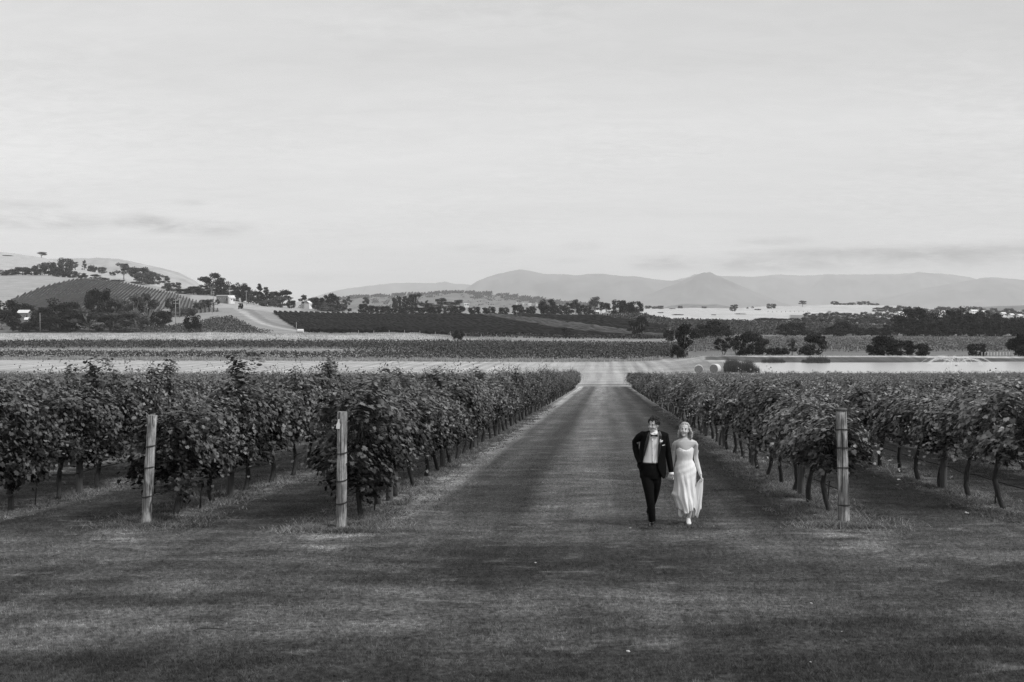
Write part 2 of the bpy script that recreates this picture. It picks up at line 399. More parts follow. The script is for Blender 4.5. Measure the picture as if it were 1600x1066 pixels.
# ------------------------------------------------------------------ setting: terrain sheets
pxs = np.unique(np.concatenate([np.arange(-1500, -60, 60), np.arange(-60, 1660, 4.0), np.arange(1660, 3100, 60)]))
def sheet(d0, d1, n, tonef):
    ds = np.geomspace(d0, d1, n)
    PX, D = np.meshgrid(pxs, ds)
    X = (PX - 800) / F * D
    Z = gz(X, D)
    bump = (vnoise(X, D, 9, 1) - .5) * .12 * np.clip((D - 60) / 200, 0, 6) + (vnoise(X, D, 45, 2) - .5) * .5 * np.clip((D - 350) / 400, 0, 4)
    bump = np.where((PX > 1130) & (D > 176) & (D < 250), bump * .12, bump)
    Z = Z + bump
    V = np.stack([X, D, Z], -1).reshape(-1, 3)
    m = len(pxs); i = np.arange(n - 1)[:, None] * m + np.arange(m - 1)[None]
    Q = np.stack([i, i + 1, i + m + 1, i + m], -1).reshape(-1, 4)
    return V, Q, tonef(PX.ravel(), D.ravel(), X.ravel())
def gzb(x, y):
    """terrain height with the same undulation as the sheets"""
    x = np.asarray(x, float); y = np.asarray(y, float); PX = 800 + F * x / np.maximum(y, 1)
    b = (vnoise(x, y, 9, 1) - .5) * .12 * np.clip((y - 60) / 200, 0, 6) + (vnoise(x, y, 45, 2) - .5) * .5 * np.clip((y - 350) / 400, 0, 4)
    b = np.where((PX > 1130) & (y > 176) & (y < 250), b * .12, b)
    return gz(x, y) + b
def lawn_bump(x, y): return (vnoise(x, y, 3.5, 3) - .5) * .05
def gzb1(x, y): return float(gzb(np.array([x]), np.array([y]))[0])

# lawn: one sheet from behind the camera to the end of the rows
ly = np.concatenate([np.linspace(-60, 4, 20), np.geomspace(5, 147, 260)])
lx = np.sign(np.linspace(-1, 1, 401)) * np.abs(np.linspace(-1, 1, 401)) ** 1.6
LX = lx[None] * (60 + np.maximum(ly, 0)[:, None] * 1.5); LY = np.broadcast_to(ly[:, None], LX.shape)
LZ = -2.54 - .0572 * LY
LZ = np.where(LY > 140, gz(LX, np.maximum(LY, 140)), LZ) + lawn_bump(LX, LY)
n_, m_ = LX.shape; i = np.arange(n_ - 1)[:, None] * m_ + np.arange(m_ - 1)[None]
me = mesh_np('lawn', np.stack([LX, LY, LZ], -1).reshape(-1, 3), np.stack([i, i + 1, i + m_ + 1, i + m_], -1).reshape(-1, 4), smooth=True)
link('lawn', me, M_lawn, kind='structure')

def tone_hay(px, d, x):
    T = x - LANE * d
    t = np.full(len(px), .37)
    t = np.where(d < 156, .30, t)
    t = np.where((d > 152) & (d < 155), .2, t)
    t = np.where(px > 960, t * np.clip(1 - (px - 960) / 600, .6, 1), t)
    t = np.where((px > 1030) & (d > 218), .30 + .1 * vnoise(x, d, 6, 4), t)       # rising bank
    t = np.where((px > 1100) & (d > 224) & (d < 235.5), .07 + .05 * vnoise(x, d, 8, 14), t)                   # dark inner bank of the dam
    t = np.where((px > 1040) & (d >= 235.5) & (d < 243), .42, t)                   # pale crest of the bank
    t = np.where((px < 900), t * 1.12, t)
    return t
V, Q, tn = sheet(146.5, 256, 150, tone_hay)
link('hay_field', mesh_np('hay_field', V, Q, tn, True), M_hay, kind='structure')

def inpoly(px, py, poly):
    px = np.asarray(px, float); py = np.asarray(py, float); r = np.zeros(px.shape, bool); n = len(poly)
    for i in range(n):
        x1, y1 = poly[i]; x2, y2 = poly[(i + 1) % n]
        c = ((y1 > py) != (y2 > py)); xx = (x2 - x1) * (py - y1) / ((y2 - y1) if y2 != y1 else 1e-9) + x1
        r ^= c & (px < xx)
    return r
# plan-view fields, as (photo column, depth)
HILLV = [(8, 690), (20, 760), (85, 850), (137, 915), (200, 900), (262, 880), (330, 720), (345, 660), (200, 600), (60, 600)]
BLOCK_L = [(238, 500), (300, 520), (360, 600), (402, 475), (430, 452), (200, 452)]
CENTER = [(426, 702), (600, 690), (930, 715), (1040, 640), (1052, 470), (800, 478), (690, 462), (470, 463)]
RIGHTV = [(930, 735), (1010, 800), (1120, 850), (1300, 850), (1400, 800), (1400, 560), (1000, 540), (1052, 600), (930, 715)]
def tone_far(px, d, x):
    t = np.full(len(px), .22)
    t = np.where(d < 262, .34, t)
    t = np.where((d >= 262) & (d < 390), .16, t)
    t = np.where((d >= 278) & (d < 334) & (px < 560), .36, t)
    t = np.where((d >= 388) & (d < 452) & (px < 760), .40 + .08 * vnoise(x, d, 7, 5), t)
    t = np.where((d >= 388) & (d < 470) & (px >= 760) & (px < 1060), .24, t)
    t = np.where((d >= 250) & (d < 330) & (px >= 1060), .17, t)
    t = np.where((d >= 440) & (d < 540) & (px >= 1060), .14, t)
    # left: paddocks and hill
    t = np.where((px < 240) & (d >= 452) & (d < 650), .13, t)
    t = np.where((px < 150) & (d >= 650) & (d < 1000), .34, t)
    t = np.where((px < 330) & (d >= 1000), .42, t)
    t = np.where((px >= 150) & (px < 340) & (d >= 650) & (d < 1000), .30, t)
    t = np.where((px >= 255) & (px < 480) & (d >= 452) & (d < 1000), .27, t)
    t = np.where((px >= 300) & (px < 470) & (d >= 700) & (d < 1000), .36, t)
    t = np.where(inpoly(px, d, HILLV), .20, t)
    t = np.where(inpoly(px, d, BLOCK_L), .17, t)
    t = np.where(inpoly(px, d, CENTER), np.where((px > 745) & (d < np.interp(px, [745, 860, 1010, 1050], [715, 640, 520, 500])), .15, .04), t)
    t = np.where(inpoly(px, d, RIGHTV), .09, t)
    # farm track: a pale ribbon from the hill down to the valley
    tx = np.interp(d, [452, 480, 520, 560, 620, 700, 760], [488, 470, 432, 408, 386, 370, 392])
    t = np.where((np.abs(px - tx) < 7 * 520 / d) & (d > 450) & (d < 770), .40, t)
    tx2 = tx + 24 * 520 / d
    t = np.where((np.abs(px - tx2) < 9 * 520 / d) & (d > 450) & (d < 700), .20, t)
    # crest behind the block and the far bright paddocks at right
    t = np.where((px >= 470) & (px < 930) & (d >= 704) & (d < 735), .40, t)
    t = np.where((px >= 470) & (px < 1000) & (d >= 735), .26, t)
    t = np.where((px >= 930) & (d >= 850), .42 + .10 * vnoise(x, d, 60, 6), t)
    t = np.where((px >= 930) & (d >= 760) & (d < 850) & ~inpoly(px, d, RIGHTV), .30, t)
    t = np.where((px > 1235) & (d > 830) & (d < 1120), .20, t)
    t = np.where(d > 2150, .16, t)
    return t
V, Q, tn = sheet(255.6, 2900, 330, tone_far)
link('valley_ground', mesh_np('valley_ground', V, Q, tn, True), M_ground, kind='structure')
# the far plain out to the mountains
R = 16800
xs = np.linspace(-14500, 14500, 60); ys = np.linspace(-190, 17300, 60)
XX, YY = np.meshgrid(xs, ys); ZZ = np.full(XX.shape, -22.0)
n_, m_ = XX.shape; i = np.arange(n_ - 1)[:, None] * m_ + np.arange(m_ - 1)[None]
link('far_plain', mesh_np('far_plain', np.stack([XX, YY, ZZ], -1).reshape(-1, 3), np.stack([i, i + 1, i + m_ + 1, i + m_], -1).reshape(-1, 4), np.full(XX.size, .16)), M_ground, kind='structure')

# ------------------------------------------------------------------ far hills and mountains
M_mount = mat('forested_slope', .085, .95, .75, .0025, space='World')
M_hillgrass = mat('dry_hillside', .34, .95, .25, .02, space='World')
M_hillwood = mat('wooded_hill', .13, .95, .5, .03, space='World')
def ridge(name, D, crest, depth, mt, spur=.12, zb=-22, seed=1, nx=240, ny=40):
    cx = np.array([c[0] for c in crest], float); cy = np.array([c[1] for c in crest], float)
    px = np.linspace(cx[0], cx[-1], nx)
    top = -slope_of(np.interp(px, cx, cy)) * D
    H = np.maximum(top - zb, 0.5)
    v = np.linspace(-1, 1, ny)          # -1 front foot, 0 crest, 1 back foot
    PX, Vv = np.meshgrid(px, v); HH = np.broadcast_to(H, PX.shape)
    X = (PX - 800) / F * D
    fall = np.cos(np.clip(np.abs(Vv), 0, 1) * math.pi / 2) ** 1.4
    sp = (vnoise(X, Vv * depth * .25, depth * .16, seed) - .5) * 2 * spur * np.sin(np.abs(Vv) * math.pi)
    sp2 = (vnoise(X, Vv * depth, depth * .06, seed + 3) - .5) * spur * np.sin(np.abs(Vv) * math.pi)
    cr = (vnoise(px, px * 0, 9, seed + 5) - .5) * .012 + (vnoise(px, px * 0, 2.5, seed + 7) - .5) * .006
    Z = zb - 1 + (HH * (1 + cr[None])) * np.clip(fall + sp + sp2, 0, 2) * 1.0
    Y = D + Vv * depth
    Xw = X * (Y / D)
    n, m = X.shape; i = np.arange(n - 1)[:, None] * m + np.arange(m - 1)[None]
    me = mesh_np(name, np.stack([Xw, Y, Z], -1).reshape(-1, 3), np.stack([i, i + 1, i + m + 1, i + m], -1).reshape(-1, 4), smooth=True)
    return link(name, me, mt, kind='structure')
ridge('mountain', 15200, [(420, 486), (470, 470), (520, 455), (570, 448), (610, 443), (640, 441.5), (680, 443), (697, 441), (710, 444), (740, 446), (800, 448), (860, 470)], 1500, M_mount, seed=2)
ridge('mountain', 12600, [(690, 486), (720, 458), (745, 441), (770, 432), (795, 424), (812, 420.5), (828, 423), (848, 427.5), (880, 428.5), (903, 430), (920, 427.5), (945, 427.5), (970, 431), (1000, 433), (1040, 438), (1080, 441), (1150, 450), (1250, 486)], 1900, M_mount, seed=3)
ridge('mountain', 14500, [(960, 486), (1020, 446), (1060, 436), (1090, 431), (1130, 431), (1180, 432), (1210, 429), (1260, 430), (1320, 428.5), (1380, 428.5), (1440, 427), (1490, 429), (1515, 433), (1560, 446), (1640, 486)], 1700, M_mount, seed=4)
ridge('mountain', 12300, [(1300, 486), (1400, 462), (1450, 450), (1500, 440), (1530, 435.5), (1560, 434), (1585, 436.5), (1605, 438), (1700, 436), (1900, 430), (2200, 442), (2300, 486)], 1700, M_mount, seed=5)
ridge('mountain', 10600, [(930, 486), (980, 470), (1020, 458), (1050, 445), (1075, 435), (1095, 429), (1107, 427.5), (1122, 431), (1145, 441), (1175, 454), (1215, 470), (1260, 486)], 1400, M_mount, seed=6)
ridge('mountain', 13800, [(-700, 470), (-300, 440), (0, 452), (200, 462), (330, 476), (420, 488)], 1500, M_mount, seed=8)
ridge('far_hill', 3300, [(-300, 430), (40, 408), (115, 403.5), (150, 403.5), (185, 405), (215, 411), (250, 418.5), (280, 426), (305, 438), (330, 460), (350, 486)], 700, M_hillgrass, .06, seed=9)
ridge('far_hill', 3600, [(430, 488), (520, 468), (560, 464), (600, 463), (650, 460), (700, 457.5), (760, 459), (800, 463), (860, 470), (930, 478), (1000, 488)], 700, M_hillwood, .1, seed=10)
ridge('far_hill', 4200, [(1020, 488), (1045, 478), (1070, 474.5), (1100, 476), (1120, 475), (1150, 481), (1170, 488)], 500, M_hillwood, .1, seed=11)
ridge('far_hill', 2700, [(1380, 490), (1460, 483), (1520, 479.5), (1560, 478), (1600, 477), (1700, 474), (1900, 478), (2000, 490)], 300, M_hillwood, .05, seed=12)
# ------------------------------------------------------------------ water
wm = bpy.data.materials.new('dam_water'); wm.use_nodes = True; t = N(wm.node_tree)
out = t.n('ShaderNodeOutputMaterial'); p = t.n('ShaderNodeBsdfPrincipled'); t.set(out.inputs[0], p.outputs[0])
p.inputs['Base Color'].default_value = (.45, .45, .45, 1); p.inputs['Roughness'].default_value = .22; p.inputs['Specular IOR Level'].default_value = 1.0
p.inputs['IOR'].default_value = 1.5
ps = t.n('ShaderNodeNewGeometry').outputs['Position']
b = t.n('ShaderNodeBump', i_Strength=1.0); b.inputs['Distance'].default_value = .02
t.set(b.inputs['Height'], t.noise(t.vmul(ps, (1, 1.6, 1)), 1.3, 4, .6)); t.set(p.inputs['Normal'], b.outputs[0])
WZ = -11.13
mb = MB()
pl = [(px_x(1163, 181), 181), (px_x(2090, 181), 181), (px_x(2090, 233), 233), (px_x(1163, 233), 233)]
mb.add([(x, y, WZ) for x, y in pl], [(0, 1, 2, 3)])
link('dam_water', mb.mesh('dam_water'), wm, kind='structure')

# ------------------------------------------------------------------ leaf generators
def frames(nrm, tip):
    nrm = nrm / np.linalg.norm(nrm, axis=1, keepdims=True)
    tip = tip - nrm * (tip * nrm).sum(1, keepdims=True)
    tip = tip / (np.linalg.norm(tip, axis=1, keepdims=True) + 1e-9)
    return nrm, tip, np.cross(tip, nrm)
GRAPE = np.array([(0, .5), (0, .10), (.30, -.06), (.56, .30), (.38, .48), (.44, .82), (.16, .78), (0, 1.12), (-.16, .78), (-.44, .82), (-.38, .48), (-.56, .30), (-.30, -.06)])
GT = np.array([(0, k, k + 1) for k in range(1, 12)] + [(0, 12, 1)])
RH = np.array([(0, 0), (.45, .5), (0, 1), (-.45, .5)]); RT = np.array([(0, 1, 2), (0, 2, 3)])
HEX = np.array([(0, 0), (.42, .25), (.40, .75), (0, 1.05), (-.38, .72), (-.44, .28)]); HT = np.array([(0, 1, 2), (0, 2, 3), (0, 3, 4), (0, 4, 5)])
def leaves(P, nrm, tip, size, tone, shape='grape', r=rng):
    S, T = {'grape': (GRAPE, GT), 'rhomb': (RH, RT), 'hex': (HEX, HT)}[shape]
    n, tp, sd_ = frames(nrm, tip); k = len(S); m = len(P)
    cup = (np.abs(S[:, 0]) * .35)[None, :, None] * (r.uniform(-.6, 1, m))[:, None, None] if shape == 'grape' else 0
    V = P[:, None, :] + size[:, None, None] * (sd_[:, None, :] * S[None, :, 0:1] + tp[:, None, :] * S[None, :, 1:2] + (n[:, None, :] * cup if shape == 'grape' else 0))
    if shape == 'grape': V = V - size[:, None, None] * tp[:, None, :] * .4
    Fc = (T[None] + (np.arange(m) * k)[:, None, None]).reshape(-1, 3)
    return V.reshape(-1, 3), Fc, np.repeat(tone, k)
def cat(parts):
    V = []; T = []; A = []; n = 0
    for v, f, a in parts:
        V.append(v); T.append(f + n); A.append(a); n += len(v)
    return np.concatenate(V), np.concatenate(T), np.concatenate(A)

def vine_cloud(seed, n, L=1.75, zlo=.80, zhi=2.3, half=.42, droop=.0, size=.115, shape='grape', shoots=6, hang=3, tallest=.75, peak=0):
    r = np.random.default_rng(seed)
    nc = 24
    cx = np.linspace(-L / 2, L / 2, nc) + r.normal(0, .1, nc); cz = r.uniform(zlo + .15, zhi - .12, nc); side = r.choice([-1, 1], nc)
    prof_ = lambda z: half * (.55 + .55 * np.sin(np.clip((z - zlo) / (zhi - zlo), 0, 1) * math.pi * .85 + .25))
    cy = side * prof_(cz) * r.uniform(.35, 1.25, nc)
    if peak:
        cx = np.concatenate([cx, r.normal(0, .22, 7)]); cz = np.concatenate([cz, np.linspace(zhi - .1, zhi + peak, 7)]); cy = np.concatenate([cy, r.normal(0, .12, 7)]); nc += 7; side = np.ones(nc)
    a = int(n * .78); idx = r.integers(0, nc, a)
    P1 = np.stack([cx[idx], cy[idx], cz[idx]], 1) + r.normal(0, 1, (a, 3)) * (.125, .085, .115)
    b = n - a
    x = r.uniform(-L / 2, L / 2, b); z = zlo + (zhi - zlo) * r.uniform(0, 1, b) ** .85; s = r.choice([-1, 1], b)
    y = s * prof_(z) * np.sqrt(r.uniform(.05, .7, b))
    P2 = np.stack([x, y, z], 1)
    lo = zlo + .22 * (vnoise(P2[:, 0] + 50, P2[:, 0] * 0, .35, seed) - .3)
    P2[:, 2] = np.maximum(P2[:, 2], lo)
    P = np.concatenate([P1, P2]); sz = (.45 + .95 * r.random(n) ** .8) * size
    nr = np.stack([r.normal(0, .35, n), P[:, 1] / half * .75 + r.normal(0, .35, n), .62 + r.normal(0, .4, n)], 1)
    topm = P[:, 2] > zhi - .3; nr[topm, 2] += .7
    tp = np.stack([r.normal(0, .5, n), P[:, 1] * .8 + r.normal(0, .3, n), -1 + r.normal(0, .3, n)], 1)
    ct = r.uniform(-.24, .24, nc) + .38 * (cz[:nc] - 1.55); tone = np.clip(r.beta(1.6, 2.8, n) + np.concatenate([ct[idx], np.full(b, -.1)]) + 1.0 * (r.random(n) < .09) * (P[:, 2] > 1.25), 0, 1.8)  # sunlit canopy tops painted in: tone rises with height, highlight leaves higher up
    ex = []
    for q in range(shoots):
        x0 = r.uniform(-L / 2, L / 2); y0 = r.normal(0, .18); h = (r.uniform(.12, .5) if r.random() < .8 else r.uniform(.5, tallest)); lean = r.normal(0, .28, 2)
        m = int(4 + h * 22); tt = np.linspace(0, 1, m)
        pp = np.stack([x0 + lean[0] * tt * h + r.normal(0, .05, m), y0 + lean[1] * tt * h + r.normal(0, .05, m), zhi - .12 + h * tt], 1)
        ex.append((pp, size * (1.05 - .5 * tt) * r.uniform(.7, 1.1, m)))
    for q in range(hang):
        x0 = r.uniform(-L / 2, L / 2); sd2 = r.choice([-1, 1]); z0 = r.uniform(1.25, zhi - .1); out_ = r.uniform(.2, .85)
        m = 16; tt = np.linspace(0, 1, m)
        pp = np.stack([x0 + r.normal(0, .12) * tt, sd2 * (half * .7 + out_ * np.sin(tt * 1.7)), z0 + .15 * tt - (.55 + droop) * tt ** 2], 1) + r.normal(0, .05, (m, 3))
        ex.append((pp, size * (1.1 - .4 * tt)))
    for pp, ss in ex:
        m = len(pp); P = np.concatenate([P, pp]); sz = np.concatenate([sz, ss])
        nr = np.concatenate([nr, r.normal(0, .5, (m, 3)) + (0, 0, .5)]); tp = np.concatenate([tp, r.normal(0, .6, (m, 3)) + (0, 0, -.5)])
        tone = np.concatenate([tone, r.uniform(.5, 1.3, m)])
    return leaves(P, nr, tp, sz, tone, shape, r)
def vine_trunk(seed, leanx, lift=0.0):
    r = random.Random(seed); mb = MB()
    pts = []; x = y = 0
    for i in range(8):
        t = i / 7; x = leanx * (math.sin(t * 2.2) * .6 + t * .3); y = .05 * math.sin(t * 5 + seed)
        pts.append((x + r.uniform(-.012, .012), y + r.uniform(-.012, .012), -0.05 + t * 1.0))
    mb.tube(pts, [(.052 - .018 * i / 7) * r.uniform(.85, 1.15) for i in range(8)], 7)
    hx, hy, hz = pts[-1]
    for sgn in (-1, 1):
        arm = [(hx, hy, hz - .03)] + [(hx + sgn * k * .14, hy + r.uniform(-.02, .02), hz + .03 + r.uniform(-.02, .02)) for k in range(1, 7)]
        mb.tube(arm, [.034 - .003 * k for k in range(7)], 6)
        for k in range(1, 7, 1):
            ax, ay, az = arm[k]; lx_ = r.uniform(-.18, .18); ly_ = r.uniform(-.22, .22)
            mb.tube([(ax, ay, az), (ax + lx_ * .3, ay + ly_ * .5, az + .4), (ax + lx_, ay + ly_, az + .95)], [.009, .007, .004], 4)
    return mb.mesh('vine_trunk', True)
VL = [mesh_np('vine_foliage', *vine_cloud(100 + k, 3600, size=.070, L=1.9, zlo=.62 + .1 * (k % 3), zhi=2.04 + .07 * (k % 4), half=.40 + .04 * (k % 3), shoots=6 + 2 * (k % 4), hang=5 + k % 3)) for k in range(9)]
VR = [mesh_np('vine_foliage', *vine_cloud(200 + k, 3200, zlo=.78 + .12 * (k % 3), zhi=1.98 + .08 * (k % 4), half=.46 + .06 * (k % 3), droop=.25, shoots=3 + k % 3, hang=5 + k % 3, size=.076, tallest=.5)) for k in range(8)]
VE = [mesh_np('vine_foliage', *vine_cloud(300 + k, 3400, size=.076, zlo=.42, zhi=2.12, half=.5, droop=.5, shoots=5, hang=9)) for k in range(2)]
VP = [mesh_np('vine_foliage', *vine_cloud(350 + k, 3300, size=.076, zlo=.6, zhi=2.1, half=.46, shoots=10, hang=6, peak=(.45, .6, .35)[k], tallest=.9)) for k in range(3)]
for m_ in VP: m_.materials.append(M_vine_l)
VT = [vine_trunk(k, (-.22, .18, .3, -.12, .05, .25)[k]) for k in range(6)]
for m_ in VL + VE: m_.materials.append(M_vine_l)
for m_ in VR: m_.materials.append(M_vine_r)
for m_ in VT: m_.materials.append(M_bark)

ORD1 = ['', 'first', 'second', 'third', 'fourth', 'fifth', 'sixth', 'seventh', 'eighth', 'ninth', 'tenth', 'eleventh', 'twelfth', 'thirteenth', 'fourteenth', 'fifteenth', 'sixteenth', 'seventeenth', 'eighteenth', 'nineteenth']
TENS = ['', '', 'twenty', 'thirty', 'forty', 'fifty', 'sixty', 'seventy', 'eighty', 'ninety']; TENTH = ['', '', 'twentieth', 'thirtieth', 'fortieth', 'fiftieth', 'sixtieth', 'seventieth', 'eightieth', 'ninetieth']
def ordw(n): return ORD1[n] if n < 20 else (TENTH[n // 10] if n % 10 == 0 else TENS[n // 10] + '-' + ORD1[n % 10])
ROT = -math.atan(LANE) + math.pi / 2          # local x along the row
TILT = math.atan(.0572)
def row_t(side, k): return (-4.21 - 3.3 * k) if side < 0 else (3.95 + 3.3 * k)
def row_phrase(side, k):
    s = 'left' if side < 0 else 'right'
    return f'lane-side vine row on the {s}' if k == 0 else f'{ordw(k + 1)} vine row {s} of the lane'
PITCHV = 1.6
def vine_pos(side, k, i):
    s0 = (15.9, 16.4, 16.9, 17.3)[min(k, 3)] if side < 0 else (16.4, 17.0, 17.4, 17.8)[min(k, 3)]
    y = s0 + 1.05 + PITCHV * i
    x = row_t(side, k) + LANE * y
    return x, y
vines = []
for side in (-1, 1):
    for k in range(26 if side < 0 else 22):
        for i in range(80):
            x, y = vine_pos(side, k, i)
            px = 800 + F * x / y
            if y < 147 and -110 * (1 + 8 / y) < px < 1710 + 800 / y: vines.append((y, side, k, i, x))
first = [v for v in vines if v[2] == 0]
rest = sorted([v for v in vines if v[2] > 0], key=lambda v: v[0] * (1 + .12 * v[2]))
single = first + rest[:300 - len(first)]; many = rest[300 - len(first):]
print('vines', len(vines), 'single', len(single))
def near_i(k, d): return int(round((d - vine_pos(-1, k, 0)[1]) / PITCHV))
PEAKS = {(1, near_i(1, 21.0)): 1, (0, near_i(0, 18.4)): 0, (2, near_i(2, 21.8)): 1, (2, near_i(2, 24.4)): 0, (0, near_i(0, 24.5)): 2, (1, near_i(1, 27.0)): 2, (3, near_i(3, 26.0)): 0, (0, near_i(0, 33.0)): 2, (2, near_i(2, 31.0)): 2, (1, near_i(1, 36.0)): 0}
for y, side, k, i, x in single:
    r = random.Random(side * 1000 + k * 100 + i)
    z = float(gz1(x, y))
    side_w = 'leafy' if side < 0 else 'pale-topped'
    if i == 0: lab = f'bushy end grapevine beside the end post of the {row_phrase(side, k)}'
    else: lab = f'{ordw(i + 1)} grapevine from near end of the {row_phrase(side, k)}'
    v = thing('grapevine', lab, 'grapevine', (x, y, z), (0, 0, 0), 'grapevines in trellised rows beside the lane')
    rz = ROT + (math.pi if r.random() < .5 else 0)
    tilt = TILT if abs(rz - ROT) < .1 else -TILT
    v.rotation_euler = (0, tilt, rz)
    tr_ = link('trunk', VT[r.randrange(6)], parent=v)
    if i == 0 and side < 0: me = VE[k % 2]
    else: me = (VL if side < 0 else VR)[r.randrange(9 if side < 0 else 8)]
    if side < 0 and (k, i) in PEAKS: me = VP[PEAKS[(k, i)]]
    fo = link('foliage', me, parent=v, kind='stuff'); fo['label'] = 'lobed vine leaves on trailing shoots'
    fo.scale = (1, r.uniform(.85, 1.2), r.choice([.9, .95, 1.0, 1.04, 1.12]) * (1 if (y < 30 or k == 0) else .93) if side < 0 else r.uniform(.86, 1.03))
# the vines further out, beyond the first three hundred, as one mass
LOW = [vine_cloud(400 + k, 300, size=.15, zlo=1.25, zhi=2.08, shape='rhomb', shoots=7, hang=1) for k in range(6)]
parts = []
for j, (y, side, k, i, x) in enumerate(many):
    v, f, a = LOW[j % 6]
    c, s = math.cos(ROT), math.sin(ROT)
    sc = (.90 if side < 0 else .90) * random.uniform(.94, 1.08)
    vv = np.empty_like(v); vv[:, 0] = v[:, 0] * c - v[:, 1] * s + x; vv[:, 1] = v[:, 0] * s + v[:, 1] * c + y
    vv[:, 2] = v[:, 2] * sc + gz(vv[:, 0], vv[:, 1])
    parts.append((vv, f, a))
V, T, A = cat(parts)
link('distant_grapevines', mesh_np('distant_grapevines', V, T, A), M_vine_far, kind='stuff', label='mass of further vine rows whose tops merge beyond the nearest rows', cat='vineyard')

# ------------------------------------------------------------------ posts
def post_mesh(seed, h, r0, lean, seg=14, square=False):
    r = random.Random(seed); mb = MB(); n = 12
    pts = [(lean[0] * t / n, lean[1] * t / n, -.15 + (h + .15) * t / n) for t in range(n + 1)]
    m = mb.tube(pts, [r0 * (1 - .06 * t / n) * r.uniform(.97, 1.03) for t in range(n + 1)], seg)
    me = mb.mesh('post', True)
    for v in me.vertices:     # splits and flats
        a = math.atan2(v.co.y, v.co.x); k = 1 + .05 * math.sin(a * 5 + seed) + .03 * math.sin(a * 11 + v.co.z * 2)
        v.co.x = lean[0] * max(v.co.z, 0) / h + (v.co.x - lean[0] * max(v.co.z, 0) / h) * k
    for p_ in me.polygons:
        if len(p_.vertices) > 4: p_.use_smooth = False
    return me
def end_post(x, y, h, r0, lean, label, bands, seed, tag=False, cap=False):
    z = gz1(x, y)
    o = thing('end_post', label, 'post', (x, y, z), group='vine row end posts')
    link('post', post_mesh(seed, h, r0, lean), M_post, parent=o)
    for bz in bands:
        mb = MB(); cx, cy = lean[0] * bz / h, lean[1] * bz / h
        for q in range(2):
            pts = [(cx + (r0 * 1.07) * math.cos(a), cy + (r0 * 1.07) * math.sin(a), bz + .012 * q + .015 * math.sin(a + seed)) for a in np.linspace(0, 2 * math.pi, 17)]
            mb.tube(pts, .0045, 5, caps=False)
        link('wire_band', mb.mesh('wire_band', True), M_wire, parent=o)
    if tag:   # small pale bottle-shaped row marker
        mb = MB(); out2 = [(-.028, 0), (.028, 0), (.030, .07), (.012, .11), (.010, .155), (-.010, .155), (-.012, .11), (-.030, .07)]
        vs = [(a, 0, b_) for a, b_ in out2] + [(a, .006, b_) for a, b_ in out2]
        fs = [tuple(range(8))[::-1], tuple(range(8, 16))] + [(k, (k + 1) % 8, 8 + (k + 1) % 8, 8 + k) for k in range(8)]
        mb.add(vs, fs)
        tg = link('row_marker', mb.mesh('row_marker'), mat('marker_white', .75, .5), parent=o, loc=(lean[0] * .9 - .05, -r0 * 1.06 - .012, h - .26)); tg['label'] = 'small white bottle-shaped marker'
        tg.rotation_euler = (0, .12, 0)
    if cap:
        mb = MB(); mb.tube([(lean[0], lean[1], h - .03), (lean[0], lean[1], h + .012)], r0 * 1.03, 14)
        link('worn_top', mb.mesh('worn_top', True), M_post2, parent=o)
    return o
def foot(px, py):
    d = 3952 / (py - 579) ; x = px_x(px, d); return x, d
ex, ey = foot(531, 829); end_post(ex, ey, 1.88, .082, (.03, .02), 'straight round post with white bottle marker at lane-side row end on the left', [.42, .78, 1.22], 1, tag=True)
EL = [(ex, ey)]
ex, ey = foot(224, 821); end_post(ex, ey, 1.80, .080, (.13, .02), 'leaning weathered post at the end of the second row left of the lane', [.45, .93, 1.28], 2)
EL.append((ex, ey))
ex, ey = foot(1322, 820); end_post(ex, ey, 1.90, .090, (-.06, .02), 'thick cracked post at the row end right of the bride', [.30, .92, 1.25, 1.55], 3, cap=True)
ER = [(ex, ey)]
# line posts inside the rows
LP = [post_mesh(20 + k, 1.9, .070, (0.02 * k, 0.01)) for k in range(3)]
for m_ in LP: m_.materials.append(M_post2)
for side in (-1, 1):
    for k, cnt in ((0, 16), (1, 12), (2, 6)):
        for j in range(cnt):
            x, y = vine_pos(side, k, 0); y = y + 2.45 + 6.4 * j; x = row_t(side, k) + LANE * y
            if side > 0 and k == 1 and j == 0: y = 21.2; x = row_t(side, k) + LANE * y
            o = link('trellis_post', LP[(j + k) % 3], label=f'{ordw(j + 1)} line post from near end of the {row_phrase(side, k)}', cat='post', group='dark line posts inside the vine rows', loc=(x, y, gz1(x, y)), rot=(0, 0, j * 1.3))
